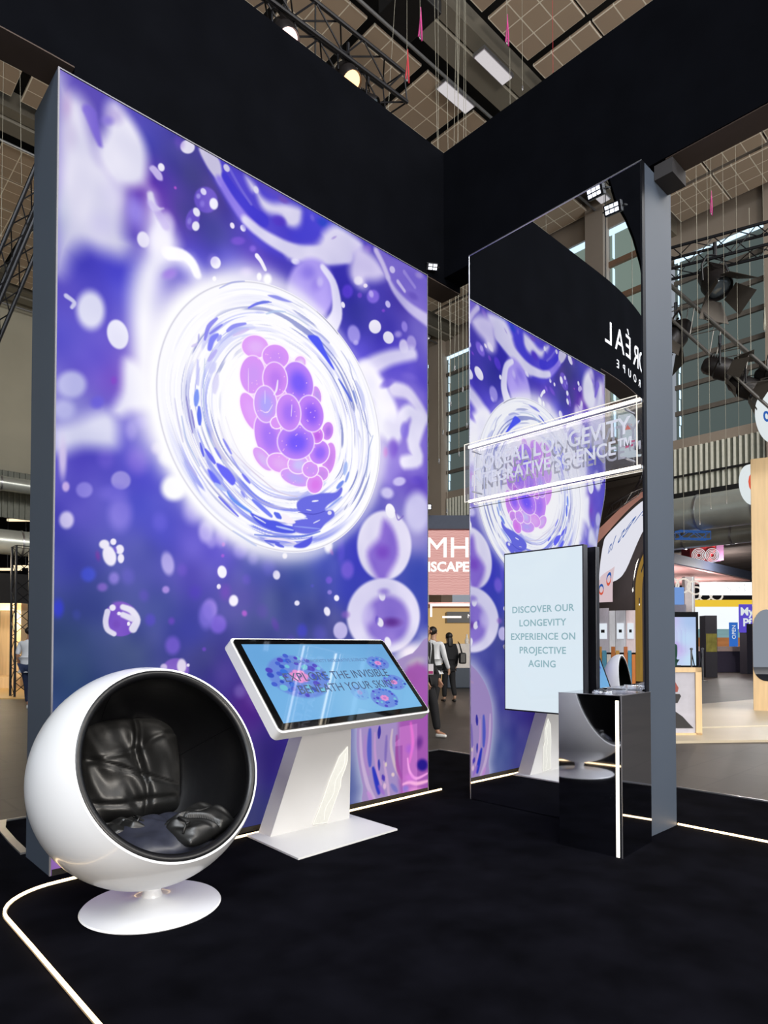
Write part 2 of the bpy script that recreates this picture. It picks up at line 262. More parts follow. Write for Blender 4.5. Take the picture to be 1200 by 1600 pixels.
('S',(2.789,3.618,2.95,3.632,3.083,3.555,3.185,3.461),0.0696,0.0522,(220,214,242),0.95,0.0668),('S',(3.108,3.419,3.032,3.202,3.082,3.06,2.917,2.993),0.0943,0.0594,(226,222,246),1,0.0671),('E',2.711,3.653,4.862,4.906,11.87,-16.999,0.155,(105,85,210),0.8,0.7),
('E',2.983,3.787,6.52,-2.931,0.4,-16.062,0.183,(120,100,215),0.6,0.9),('E',2.773,3.09,10.632,-0.004,1.654,-8.005,0.144,(112,74,204),0.85,0.7),('E',2.681,3.037,21.745,-0.001,2.776,-13.703,0.082,(160,58,190),0.85,0.9),
('E',2.917,3.281,13.695,-0.013,2.168,-9.608,0.121,(130,110,222),0.8,0.6),('E',2.852,2.809,9.096,2.329,5.699,-19.137,0.115,(196,188,238),0.9,0.5),('E',3.065,2.857,8.521,-0.013,2.947,-17.057,0.117,(98,72,200),0.8,0.8),
('E',2.704,2.682,9.414,-4.353,-1.482,-13.949,0.133,(215,210,245),0.8,0.6),('E',3.081,2.566,4.576,-0.007,0.565,-4.062,0.277,(200,196,236),0.95,0.5),('E',2.681,2.22,2.909,-0,0.321,-3.091,0.359,(222,217,242),1,0.12),
('P',(2.665,2.441,2.605,2.279,2.472,2.144,2.531,1.997,2.65,1.862,2.711,1.955,2.836,2.157,2.789,2.356),(128,96,206),0.95,0.052,1),('E',2.65,2.161,7.327,0,0.972,-10.001,0.136,(112,58,190),0.7,0.9),('E',2.742,2.53,14.747,5.739,4.416,-13.192,0.087,(236,234,246),1,0.2),
('S',(2.805,2.528,2.836,2.464,2.9,2.507),0.0067,0.0067,(120,100,190),0.8,0.0135),('E',2.68,1.608,2.187,-0,0.087,-2.905,0.457,(216,211,240),1,0.1),('E',2.711,1.575,3.101,-0.001,0.101,-3.902,0.322,(132,106,206),0.95,0.35),
('E',2.757,1.554,5.368,-0.002,0.346,-14.879,0.186,(92,40,140),0.85,0.9),('E',2.48,1.613,8.544,-1.997,-0.701,-6.992,0.151,(196,186,236),0.7,0.8),('E',2.643,1.778,21.453,5.232,3.557,-19.774,0.056,(224,220,242),1,0.35),
('E',2.665,1.818,9.398,-0,1.11,-20.018,0.106,(120,92,200),0.6,0.9),('E',2.62,1.551,20.615,10.352,5.501,-18.953,0.065,(226,222,242),1,0.35),('E',2.583,1.572,33.593,0.011,0.525,-20.259,0.05,(92,70,190),0.7,0.7),
('E',2.711,1.381,20.966,7.752,3.417,-17.366,0.064,(226,222,242),1,0.35),('E',2.18,1.473,11.439,0.022,0.174,-11.995,0.088,(190,182,232),0.95,0.3),('E',2.234,1.605,14.658,0.025,0.662,-21.154,0.068,(130,90,190),0.7,0.8),
('E',2.98,1.295,3.394,1.749,1.846,-7.446,0.323,(255,240,250),0.9,0.9),('E',1.106,1.871,22.992,3.772,3.874,-19.083,0.059,(232,228,248),1,0.4),('E',1.198,1.673,21.617,0.123,0.918,-19.927,0.052,(232,228,248),1,0.4),
('E',1.56,1.882,24.277,5.26,5.039,-22.719,0.051,(232,228,248),1,0.4),('E',2.041,1.625,24.51,8.478,5.156,-20.934,0.053,(232,228,248),1,0.4),('E',2.139,1.737,29.238,6.746,5.884,-31.586,0.04,(232,228,248),1,0.4),
('E',1.081,1.766,50.325,0.31,2.711,-44.562,0.024,(232,228,248),1,0.4),('E',1.748,1.679,33.312,0.119,1.759,-40.566,0.03,(232,228,248),1,0.4),('E',1.132,1.729,14.168,0.085,0.606,-11.062,0.094,(120,60,190),0.5,0.9),
('E',1.106,1.871,15.364,0.093,1.058,-13.861,0.077,(140,100,230),0.35,0.9),('E',1.106,1.871,24.428,4.008,4.05,-19.95,0.057,(240,238,252),1,0.3),('E',1.287,1.585,29.301,12.503,10.216,-29.02,0.042,(172,84,205),0.85,0.7),
('E',2.067,1.78,30.585,0.071,2.128,-38.849,0.033,(150,130,225),0.8,0.6),('E',2.06,1.877,21.875,0.052,1.64,-24.282,0.046,(112,84,212),0.8,0.6),('E',2.254,1.975,10.401,0.017,0.741,-9.466,0.113,(118,90,216),0.8,0.6),
('E',2.185,2.127,16.453,0.031,0.626,-6.358,0.163,(95,80,215),0.6,0.8),('E',1.55,1.512,20.489,9.014,4.023,-12.243,0.085,(92,62,170),0.7,0.8),('E',1.797,1.467,13.711,0.046,0.183,-12.616,0.08,(64,66,195),0.8,0.7),
('E',1.894,1.821,40.003,0.12,3.054,-49.658,0.025,(80,80,200),0.6,0.8),('E',1.014,1.602,13.709,0.088,0.376,-10.247,0.1,(152,128,230),0.85,0.5),('E',1.078,1.502,11.871,0.073,0.25,-11.763,0.087,(122,94,216),0.85,0.5),
('E',1.253,2.035,11.942,0.066,1.186,-12.039,0.091,(150,135,238),0.7,0.7),('E',1.094,2.109,14.295,0.087,1.241,-11.083,0.098,(170,150,240),0.7,0.7),('E',1.115,2.066,49.745,0.3,4.654,-44.216,0.025,(190,120,220),0.8,0.7),
('E',1.11,1.985,49.835,0.301,5.154,-55.35,0.02,(160,80,215),0.8,0.7),('E',2.053,2.155,17.025,0.041,1.26,-12.124,0.089,(250,248,255),0.95,0.6),('E',1.634,2.033,34.305,0.138,3.187,-34.227,0.032,(250,240,252),0.95,0.5),
('E',2.086,2.107,34.092,16.603,8.702,-22.684,0.047,(190,110,200),0.5,0.8),('E',0.876,2.26,9.415,1.514,2.226,-8.229,0.144,(190,178,245),0.6,0.8),('E',1.02,2.074,16.608,2.708,3.496,-14.788,0.079,(180,165,242),0.6,0.8),
('E',1.354,1.989,15.093,2.556,2.998,-14.097,0.082,(160,150,235),0.5,0.8),('E',1.492,1.939,10.902,1.874,2.09,-10.374,0.111,(110,105,215),0.5,0.8),('E',0.651,2.165,12.382,1.932,2.763,-10.425,0.113,(110,100,225),0.5,0.8),
('E',0.499,2.537,8.902,1.373,2.453,-7.366,0.165,(150,120,228),0.55,0.8),('E',0.298,2.518,12.378,1.858,3.378,-9.899,0.122,(120,100,215),0.6,0.8),('E',0.443,1.792,15.068,2.273,2.584,-12.174,0.093,(95,85,200),0.5,0.8),
('E',0.548,1.676,19.484,2.972,3.03,-15.978,0.07,(90,70,190),0.5,0.8),('E',0.137,1.539,26.953,3.885,3.688,-20.566,0.054,(70,80,170),0.5,0.8),('E',0.809,1.862,17.829,2.821,3.228,-15.302,0.075,(110,80,205),0.5,0.8),
('E',1.438,1.604,12.773,2.168,1.86,-11.983,0.093,(86,66,170),0.45,0.8),('E',1.971,1.445,9.702,1.742,1.202,-9.764,0.119,(80,75,190),0.5,0.8),('E',1.695,1.393,16.743,2.914,1.957,-16.218,0.069,(90,70,180),0.5,0.8),
('E',1.302,1.831,18.473,3.1,3.265,-17.069,0.067,(100,80,200),0.5,0.8),('P',(-0.003,2.638,0.126,2.718,0.276,2.813,0.362,2.774,0.372,2.634,0.317,2.582,0.164,2.559,0.055,2.505,-0.001,2.517),(222,222,244),1,0.0689,1),('E',0.049,2.469,28.003,0.284,1.027,-5.226,0.198,(214,200,236),0.85,0.8),
('E',0.095,2.923,9.155,0.091,2.529,-9.21,0.138,(192,192,236),0.95,0.5),('E',0.053,2.758,10.731,0.109,2.683,-10.843,0.115,(194,194,238),0.85,0.7),('E',0.201,3.412,8.794,0.843,2.794,-6.267,0.202,(218,218,242),1,0.5),
('S',(0.06,3.447,0.104,3.425,0.09,3.388),0.015,0.0094,(210,210,238),0.9,0.0113),('E',0.366,3.315,12.246,3.647,5.474,-9.092,0.135,(228,227,248),1,0.2),('E',0.245,2.853,12.116,7.994,13.297,-15.474,0.087,(112,100,222),0.85,0.7),
('P',(0.403,3.147,0.448,3.181,0.515,3.155,0.562,3.077,0.575,3.005,0.619,2.915,0.551,2.881,0.459,2.85,0.394,2.802,0.338,2.829,0.393,2.964),(232,230,250),1,0.0496,1),('E',0.344,3.016,31.506,0.283,6.884,-24.697,0.049,(130,62,200),0.85,0.9),('E',0.456,2.726,17.386,0.149,2.495,-11.057,0.103,(168,156,238),0.7,0.8),
('E',0.526,2.792,14.862,0.123,4.014,-17.167,0.074,(140,126,232),0.8,0.7),('E',0.394,2.395,14.034,-2.259,-0.075,-14.308,0.082,(160,150,226),0.9,0.3),('E',0.174,2.299,16.773,0.162,2.777,-17.076,0.068,(138,128,222),0.85,0.4),
('E',0.068,2.301,34.806,0.351,3.937,-23.717,0.047,(205,178,232),0.9,0.6),('E',0.074,2.102,18.554,0.187,1.899,-14.512,0.076,(208,200,238),0.95,0.5),('E',0.392,2.184,9.242,0.082,0.851,-6.181,0.176,(126,114,220),0.8,0.7),
('E',0.351,2.307,7.434,0.067,1.98,-12.43,0.135,(116,104,218),0.6,0.8),('E',0.746,2.405,8.546,0.064,1.476,-8.962,0.131,(255,254,255),1,0.5),('E',0.7,2.61,11.258,0.086,2.114,-10.646,0.111,(250,248,255),0.9,0.7),
('E',0.63,2.647,16.444,0.13,3.495,-16.911,0.072,(205,190,240),0.8,0.8),('E',0.981,2.141,12.939,0.085,1.115,-9.39,0.116,(190,178,244),0.85,0.6),('E',0.295,1.98,25.811,0.238,2.945,-27.98,0.04,(224,220,240),1,0.4),
('E',0.327,1.912,20.061,5.594,4.667,-12.712,0.088,(226,222,242),1,0.3),('E',0.39,1.958,31.26,0.277,2.751,-27.548,0.039,(224,220,242),1,0.35),('E',0.398,1.902,41.578,0.367,2.489,-27.525,0.038,(222,218,240),1,0.35),
('E',0.35,2.002,46.069,0.415,4.488,-41.579,0.026,(226,222,242),1,0.3),('E',0.362,1.955,76.23,29.106,15.672,-33.327,0.031,(100,80,200),0.9,0.5),('E',0.257,1.905,42.251,7.743,5.283,-19.182,0.056,(122,50,160),0.7,0.9),
('E',0.356,1.774,21.106,0.19,1.242,-17.845,0.059,(134,118,216),0.85,0.7),('E',0.286,1.714,21.616,0.2,1.522,-25.295,0.047,(136,102,204),0.8,0.7),('E',0.202,1.787,16.677,0.16,1.18,-16.025,0.067,(70,85,212),0.85,0.6),
('E',0.033,1.574,21.806,0.224,0.457,-12.031,0.085,(52,62,208),0.85,0.7),('E',0.402,1.52,8.923,0.079,0.236,-8.879,0.116,(112,72,192),1,0.08),('E',0.385,1.619,16.739,0.149,1.8,-41.506,0.06,(128,84,196),0.6,0.8),
('S',(0.318,1.565,0.307,1.505,0.319,1.454,0.359,1.427),0.0177,0.0157,(216,212,236),1,0.0079),('S',(0.413,1.596,0.47,1.574,0.503,1.518,0.479,1.461),0.0183,0.0265,(220,216,238),1,0.0122),('S',(0.413,1.548,0.47,1.525),0.0182,0.0203,(216,212,236),1,0.0122),
('E',0.349,1.59,42.353,0.382,1.615,-41.766,0.025,(230,226,244),1,0.35),('E',0.389,1.555,71.659,0.635,2.322,-71.149,0.015,(230,226,244),1,0.35),('E',0.45,1.492,81.963,0.707,1.351,-61.671,0.016,(236,232,246),1,0.35),
('E',0.374,1.487,28.023,0.25,0.531,-24.984,0.041,(104,62,180),0.8,0.8),('E',0.706,1.896,16.837,3.279,2.456,-9.66,0.113,(172,162,230),0.95,0.5),('E',0.694,1.722,27.233,-9.91,-8.103,-27.865,0.045,(168,138,226),0.9,0.6),
('E',0.745,1.354,13.984,0.105,-0.01,-11.778,0.085,(118,92,208),0.85,0.6),('E',0.591,1.52,19.563,0.158,0.446,-17.214,0.059,(74,62,190),0.75,0.7),('E',0.735,1.516,28.029,0.211,0.643,-26.171,0.039,(106,66,192),0.75,0.8),
('E',0.985,1.557,12.968,0.085,0.242,-8.09,0.126,(124,108,218),0.8,0.6),('E',0.903,1.716,13.284,0.091,0.697,-12.723,0.083,(78,56,190),0.6,0.9),('E',0.972,1.328,41.717,0.275,-0.222,-45.496,0.024,(110,60,200),0.7,0.8),
('E',0.769,1.193,9.666,0.071,-0.309,-11.753,0.104,(122,88,192),1,0.2),('E',0.809,1.217,24.385,0.176,-0.371,-16.68,0.061,(222,214,234),0.95,0.4),('E',0.684,1.212,32.615,0.252,-0.803,-34.026,0.031,(205,190,230),0.9,0.5),
('E',0.855,1.221,72.118,0.509,-1.67,-77.283,0.014,(225,215,240),1,0.35),('E',1.359,0.996,8.134,3.39,1.328,-5.054,0.207,(128,92,180),0.5,0.9),('E',1.253,1.024,13.723,0.076,-0.67,-13.672,0.077,(150,130,205),0.5,0.8)]
ART_FRONT=[
('S',(1.055,3.655,0.991,3.574,0.963,3.475),0.0141,0.0141,(132,128,236),0.9,0.0094),('S',(1.095,3.623,1.001,3.528),0.0095,0.0095,(128,126,236),0.9,0.0095),('P',(1.055,3.55,1.001,3.501,0.983,3.414,1.012,3.414,1.036,3.481,1.071,3.537),(122,126,245),0.95,0.0071,1),
('S',(1.086,3.542,1.061,3.498),0.0143,0.0119,(150,152,245),0.8,0.0095),('S',(1.286,3.697,1.192,3.646,1.136,3.591),0.0123,0.0147,(138,138,240),0.95,0.0098),('S',(1.308,3.662,1.187,3.575),0.0124,0.0099,(205,190,242),0.8,0.0099),
('S',(1.307,3.818,1.383,3.878,1.483,3.928),0.0077,0.0103,(104,108,236),0.95,0.0077),('S',(1.073,3.876,1.17,3.954,1.274,4.004),0.0049,0.0073,(165,170,225),0.8,0.0073),('S',(0.919,3.497,0.915,3.451),0.0069,0.0069,(165,162,228),0.8,0.0092),
('S',(0.868,3.396,0.906,3.426),0.0091,0.0091,(205,195,240),0.8,0.0091),('S',(0.911,3.316,0.912,3.148),0.0092,0.0161,(196,196,246),0.85,0.0138),('S',(0.908,3.102,0.899,3.003),0.0183,0.0206,(108,138,242),0.9,0.0137),
('S',(0.923,2.991,0.928,2.877),0.0161,0.0184,(82,104,236),0.95,0.0092),('S',(1.051,3.426,0.993,3.336),0.0141,0.0141,(178,168,242),0.8,0.0141),('S',(1.032,3.325,1.008,3.264),0.0282,0.0282,(205,205,248),0.8,0.0188),
('S',(1.057,3.251,1.038,3.128),0.0237,0.0237,(214,210,246),0.8,0.0189),('S',(0.964,3.341,0.955,3.115,0.966,2.917,1.016,2.772,1.116,2.634),0.0035,0.0058,(168,186,222),0.8,0.007),('S',(0.828,3.046,0.853,2.903,0.877,2.803),0.0045,0.0068,(126,118,196),0.8,0.0068),
('S',(0.866,2.959,0.891,2.842),0.0068,0.0068,(120,112,200),0.8,0.0068),('S',(0.746,3.007,0.77,2.87,0.808,2.727),0.0044,0.0067,(198,196,228),0.8,0.0089),('S',(0.797,2.899,0.826,2.766,0.873,2.675,0.93,2.585),0.0068,0.0068,(170,184,230),0.8,0.009),
('S',(0.934,2.745,0.958,2.662),0.0092,0.0115,(88,94,232),0.95,0.0092),('S',(0.973,2.709,1.041,2.633),0.014,0.021,(94,95,238),0.95,0.0093),('P',(1.056,2.631,1.126,2.617,1.167,2.593,1.209,2.536,1.183,2.495,1.127,2.531,1.086,2.569),(98,98,246),1,0.0072,1),
('P',(0.988,2.574,1.027,2.563,1.092,2.493,1.067,2.475,1.018,2.512),(98,104,246),1,0.0094,1),('S',(1.11,2.81,1.172,2.722),0.0096,0.012,(126,128,240),0.9,0.0096),('S',(1.046,2.733,1.091,2.67),0.0095,0.0095,(120,124,240),0.9,0.0095),
('S',(1.266,2.588,1.324,2.537),0.0124,0.0124,(106,108,242),0.95,0.01),('S',(1.172,2.704,1.245,2.612),0.0073,0.0073,(150,152,240),0.8,0.0098),('S',(1.078,2.396,1.148,2.343,1.231,2.281),0.0096,0.0096,(106,108,236),0.95,0.0072),
('S',(1.143,2.443,1.199,2.387,1.336,2.324),0.0098,0.0147,(98,140,242),0.95,0.0098),('S',(1.352,2.415,1.423,2.374,1.512,2.319),0.0153,0.0205,(108,120,242),0.95,0.0102),('S',(1.052,2.482,1.127,2.449),0.019,0.0143,(175,190,248),0.9,0.0143),
('P',(1.331,2.318,1.401,2.304,1.49,2.288,1.558,2.287,1.639,2.268,1.722,2.259,1.722,2.219,1.604,2.205,1.468,2.223,1.38,2.264),(74,84,228),1,0.0078,1),('S',(1.363,2.299,1.462,2.26),0.0051,0.0051,(235,238,252),0.95,0.0051),('S',(0.836,2.602,0.874,2.557,0.907,2.515),0.0091,0.0113,(182,178,236),0.85,0.0091),
('S',(1.369,2.164,1.547,2.17,1.782,2.196,1.969,2.258),0.008,0.008,(104,124,222),0.9,0.008),('S',(1.457,2.131,1.582,2.125),0.0104,0.0104,(84,92,220),0.9,0.0078),('S',(1.19,2.17,1.295,2.123,1.381,2.085),0.0074,0.0099,(188,198,236),0.85,0.0099),
('S',(1.24,2.504,1.304,2.422),0.0124,0.0099,(170,170,240),0.8,0.0099),('S',(1.256,2.461,1.283,2.428),0.0099,0.0099,(120,126,240),0.8,0.0099),('P',(1.745,2.455,1.805,2.504,1.892,2.538,2,2.57,2.124,2.595,2.184,2.647,2.198,2.623,2.158,2.558,2.045,2.479,2.02,2.434,2.098,2.445,2.111,2.4,2.02,2.326,1.956,2.262,1.837,2.223,1.722,2.234,1.715,2.302,1.837,2.353,1.757,2.397),(102,104,226),1,0.0086,1),
('S',(1.546,2.343,1.592,2.32),0.0211,0.0237,(78,96,232),0.95,0.0105),('P',(1.604,2.346,1.65,2.348,1.733,2.3,1.662,2.281,1.615,2.304),(248,240,250),1,0.0064,1),('S',(1.757,2.382,1.905,2.387,2.02,2.429),0.0042,0.0042,(70,70,190),0.8,0.0056),
('S',(1.592,2.369,1.757,2.372),0.0054,0.0067,(232,232,252),0.9,0.0054),('S',(1.697,2.33,1.843,2.344),0.0055,0.0055,(235,236,252),0.95,0.0055),('S',(1.892,2.487,1.949,2.501),0.0071,0.0057,(244,244,255),1,0.0057),
('S',(1.836,2.413,1.88,2.414),0.0042,0.0042,(225,226,250),0.9,0.0056),('E',2.065,2.42,38.136,0.089,6.682,-48.311,0.026,(236,232,246),0.95,0.4),('S',(1.905,2.317,1.968,2.35),0.0057,0.0043,(230,230,250),0.9,0.0057),
('S',(1.558,2.248,1.71,2.237),0.008,0.008,(190,205,250),0.9,0.008),('S',(1.722,2.269,1.968,2.279),0.0056,0.0056,(150,165,245),0.8,0.0084),('P',(1.716,2.115,1.782,2.152,1.868,2.196,1.893,2.209,1.881,2.157,1.825,2.116,1.752,2.104),(80,84,224),1,0.0083,1),
('S',(1.553,2.113,1.622,2.1),0.0132,0.0106,(84,92,224),0.95,0.0079),('S',(1.463,2.122,1.536,2.096),0.0065,0.0065,(110,120,220),0.85,0.0078),('S',(1.457,2.141,1.604,2.157,1.734,2.142),0.0079,0.0106,(238,228,246),0.9,0.0079),
('S',(2.239,2.852,2.218,2.763),0.0241,0.0181,(158,182,242),0.85,0.0181),('S',(2.266,2.783,2.232,2.702),0.0121,0.0121,(126,150,232),0.85,0.0121),('S',(2.144,2.635,2.205,2.698),0.0179,0.0149,(100,128,232),0.9,0.0119),
('S',(2.191,2.569,2.058,2.465),0.0088,0.0088,(130,150,238),0.85,0.0118),('S',(2.253,2.515,2.219,2.467),0.006,0.006,(160,165,200),0.8,0.009),('P',(1.471,3.973,1.545,4,1.62,4.003,1.697,4.001,1.632,3.983,1.545,3.971),(136,138,232),0.95,0.0064,1),
('S',(1.372,3.869,1.438,3.912,1.505,3.932),0.0104,0.0052,(106,118,226),0.95,0.0078),('S',(1.461,3.829,1.54,3.876,1.632,3.904),0.0079,0.0079,(178,198,236),0.85,0.0106),('S',(1.691,3.999,1.8,3.993),0.0041,0.0041,(190,192,222),0.8,0.0083),
('S',(1.632,3.899,1.728,3.897,1.85,3.873),0.0055,0.0069,(192,204,226),0.8,0.0083),('P',(1.844,3.78,1.882,3.807,1.939,3.815,1.977,3.787,2.016,3.726,2.109,3.608,2.089,3.602,2.003,3.67,1.926,3.724),(72,84,242),1,0.0087,1),('S',(1.875,3.846,1.964,3.839,2.055,3.801),0.0072,0.0144,(170,174,226),0.85,0.0115),
('S',(2.156,3.532,2.217,3.474,2.293,3.387),0.0091,0.0151,(84,102,216),0.95,0.0091),('S',(2.314,3.474,2.349,3.38),0.0154,0.0092,(126,144,214),0.9,0.0123),('S',(2.342,3.562,2.413,3.462,2.428,3.346),0.0187,0.025,(196,200,242),0.85,0.0187),
('S',(2.182,3.773,2.265,3.691,2.307,3.574),0.0061,0.0076,(182,186,222),0.85,0.0091),('S',(1.932,4.014,2.062,3.955,2.148,3.9),0.0029,0.0059,(130,130,160),0.75,0.0059),('S',(2.537,3.152,2.493,3.032,2.479,2.92,2.457,2.779),0.0048,0.0063,(150,165,215),0.85,0.0076),
('S',(2.413,3.298,2.471,3.192,2.515,3.136),0.0047,0.0063,(160,170,210),0.8,0.0095),('S',(2.371,3.158,2.392,3.098),0.0062,0.0062,(196,198,220),0.8,0.0093),('S',(1.166,2.758,1.271,2.677,1.405,2.594,1.574,2.512,1.751,2.5),0.0031,0.0051,(205,190,215),0.8,0.0077),
('S',(1.124,2.977,1.197,2.81,1.297,2.682,1.444,2.605),0.0025,0.0037,(225,220,235),0.8,0.0074),('E',1.636,3.091,2.562,0.831,0.75,-1.671,0.675,(255,236,255),0.9,0.75),('E',1.647,3.103,2.836,0.922,0.79,-1.758,0.635,(222,160,246),0.95,0.35),
('E',1.368,3.553,7.785,-1.443,1.567,-9.735,0.152,(255,205,248),0.55,0.35),('E',1.368,3.553,8.289,-1.536,1.686,-10.473,0.143,(255,240,255),1,0.1),('E',1.368,3.553,8.946,-1.658,1.844,-11.458,0.132,(223,159,248),1,0.08),
('E',1.373,3.55,9.923,-1.841,2.04,-12.722,0.119,(226,178,250),1,0.8),('E',1.347,3.338,7.844,0.04,1.785,-6.266,0.196,(255,205,248),0.55,0.35),('E',1.347,3.338,8.378,0.043,1.868,-6.558,0.186,(255,240,255),1,0.1),
('E',1.347,3.338,9.078,0.046,1.972,-6.923,0.176,(216,150,247),1,0.08),('E',1.353,3.335,10.071,0.051,2.184,-7.687,0.158,(206,152,246),1,0.8),('E',1.547,3.532,7.507,-2.814,-0.048,-8.611,0.176,(255,205,248),0.55,0.35),
('E',1.547,3.532,7.993,-2.997,-0.051,-9.229,0.165,(255,240,255),1,0.1),('E',1.547,3.532,8.626,-3.234,-0.056,-10.045,0.153,(215,147,247),1,0.08),('E',1.553,3.528,9.567,-3.591,-0.067,-11.153,0.138,(202,142,246),1,0.8),
('E',1.771,3.555,13.399,0.046,4.431,-14.877,0.089,(255,205,248),0.55,0.35),('E',1.771,3.555,15.27,0.053,4.991,-16.757,0.079,(255,240,255),1,0.1),('E',1.771,3.555,18.142,0.063,5.825,-19.559,0.067,(224,169,247),1,0.08),
('E',1.777,3.551,20.125,0.069,6.452,-21.715,0.061,(228,205,246),1,0.8),('E',1.333,3.06,9.109,4.796,3.276,-5.46,0.189,(255,205,248),0.55,0.35),('E',1.333,3.06,10.005,5.268,3.419,-5.698,0.179,(255,240,255),1,0.1),
('E',1.333,3.06,11.259,5.928,3.596,-5.993,0.167,(222,154,248),1,0.08),('E',1.338,3.057,12.494,6.582,3.986,-6.654,0.151,(224,162,250),1,0.8),('E',1.487,2.911,6.55,2.071,2.04,-4.715,0.245,(255,205,248),0.55,0.35),
('E',1.487,2.911,6.974,2.205,2.114,-4.886,0.235,(255,240,255),1,0.1),('E',1.487,2.911,7.526,2.38,2.205,-5.096,0.223,(202,138,247),1,0.08),('E',1.493,2.907,8.351,2.642,2.443,-5.658,0.201,(166,116,246),1,0.8),
('E',1.438,2.733,8.756,9.707,5.558,-6.385,0.146,(255,205,248),0.55,0.35),('E',1.438,2.733,9.863,10.934,5.901,-6.779,0.135,(255,240,255),1,0.1),('E',1.438,2.733,11.511,12.762,6.345,-7.289,0.122,(219,161,247),1,0.08),
('E',1.443,2.729,12.778,14.169,7.035,-8.093,0.11,(216,182,246),1,0.8),('E',1.585,2.732,7.487,-2.956,-1.25,-10.807,0.163,(255,205,248),0.55,0.35),('E',1.585,2.732,7.997,-3.158,-1.365,-11.796,0.152,(255,240,255),1,0.1),
('E',1.585,2.732,8.665,-3.422,-1.523,-13.161,0.139,(223,157,247),1,0.08),('E',1.591,2.729,9.61,-3.799,-1.697,-14.612,0.125,(226,172,246),1,0.8),('E',1.732,2.646,6.006,-2.436,-1.516,-12.13,0.19,(255,205,248),0.55,0.35),
('E',1.732,2.646,6.345,-2.574,-1.677,-13.418,0.179,(255,240,255),1,0.1),('E',1.732,2.646,6.779,-2.75,-1.907,-15.253,0.166,(210,156,248),1,0.08),('E',1.738,2.642,7.519,-3.053,-2.124,-16.934,0.149,(188,168,248),1,0.8),
('E',1.756,2.755,8.692,0.031,2.128,-11.219,0.115,(255,205,248),0.55,0.35),('E',1.756,2.755,9.436,0.033,2.323,-12.246,0.106,(255,240,255),1,0.1),('E',1.756,2.755,10.45,0.037,2.592,-13.663,0.096,(215,164,248),1,0.08),
('E',1.762,2.751,11.593,0.041,2.868,-15.169,0.086,(204,192,250),1,0.8),('E',1.934,3.341,14.34,4.107,4.633,-10.659,0.11,(255,205,248),0.55,0.35),('E',1.934,3.341,16.877,4.834,5.057,-11.635,0.099,(255,240,255),1,0.1),
('E',1.934,3.341,21.109,6.046,5.642,-12.981,0.087,(210,150,244),1,0.08),('E',1.94,3.338,23.418,6.711,6.252,-14.412,0.078,(188,150,238),1,0.8),('E',2.044,3.079,12.866,-2.161,1.21,-10.67,0.105,(255,205,248),0.55,0.35),
('E',2.044,3.079,14.663,-2.463,1.321,-11.646,0.095,(255,240,255),1,0.1),('E',2.044,3.079,17.42,-2.926,1.474,-12.994,0.085,(204,136,242),1,0.08),('E',2.05,3.076,19.322,-3.25,1.628,-14.426,0.077,(172,112,232),1,0.8),
('E',2.058,2.859,11.691,-1.98,0.553,-6.54,0.162,(255,205,248),0.55,0.35),('E',2.058,2.859,13.169,-2.23,0.583,-6.894,0.154,(255,240,255),1,0.1),('E',2.058,2.859,15.37,-2.602,0.621,-7.345,0.144,(214,143,243),1,0.08),
('E',2.064,2.855,17.047,-2.89,0.685,-8.155,0.129,(200,132,236),1,0.8),('E',1.98,2.721,10.742,0.029,2.413,-13.441,0.093,(255,205,248),0.55,0.35),('E',1.98,2.721,11.981,0.032,2.692,-14.992,0.084,(255,240,255),1,0.1),
('E',1.98,2.721,13.784,0.037,3.097,-17.247,0.073,(214,146,243),1,0.08),('E',1.987,2.717,15.29,0.04,3.425,-19.148,0.066,(200,140,236),1,0.8),('E',1.917,2.628,10.352,-2.156,0.289,-10.831,0.116,(255,205,248),0.55,0.35),
('E',1.917,2.628,11.451,-2.385,0.315,-11.822,0.106,(255,240,255),1,0.1),('E',1.917,2.628,13.017,-2.711,0.352,-13.19,0.093,(220,140,243),1,0.08),('E',1.923,2.624,14.438,-3.01,0.382,-14.644,0.084,(218,122,236),1,0.8),
('E',1.873,2.737,10.252,0.032,2.33,-12.645,0.098,(255,205,248),0.55,0.35),('E',1.873,2.737,11.34,0.035,2.578,-13.987,0.088,(255,240,255),1,0.1),('E',1.873,2.737,12.891,0.04,2.93,-15.9,0.078,(215,150,247),1,0.08),
('E',1.879,2.733,14.3,0.044,3.241,-17.653,0.07,(202,152,246),1,0.8),('E',1.96,2.891,8.434,-1.405,0.775,-8.625,0.14,(255,205,248),0.55,0.35),('E',1.96,2.891,9.156,-1.526,0.831,-9.243,0.129,(255,240,255),1,0.1),
('E',1.96,2.891,10.14,-1.69,0.904,-10.061,0.117,(196,133,248),1,0.08),('E',1.967,2.887,11.247,-1.876,0.997,-11.17,0.105,(148,102,248),1,0.8),('E',1.935,3.019,11.774,0.033,2.756,-12.512,0.099,(255,205,248),0.55,0.35),
('E',1.935,3.019,13.262,0.038,3.048,-13.84,0.089,(255,240,255),1,0.1),('E',1.935,3.019,15.479,0.044,3.465,-15.733,0.078,(210,131,242),1,0.08),('E',1.941,3.015,17.17,0.048,3.835,-17.467,0.07,(190,98,232),1,0.8),
('E',1.754,3.394,5.321,2.064,2.657,-5.169,0.242,(255,205,248),0.55,0.35),('E',1.754,3.394,5.635,2.186,2.768,-5.387,0.231,(255,240,255),1,0.1),('E',1.754,3.394,6.039,2.343,2.907,-5.657,0.218,(185,128,248),1,0.08),
('E',1.76,3.391,6.7,2.601,3.222,-6.28,0.197,(118,88,248),1,0.8),('E',1.542,3.36,7.488,0.992,2.491,-6.739,0.189,(255,205,248),0.55,0.35),('E',1.542,3.36,8.025,1.064,2.62,-7.09,0.178,(255,240,255),1,0.1),
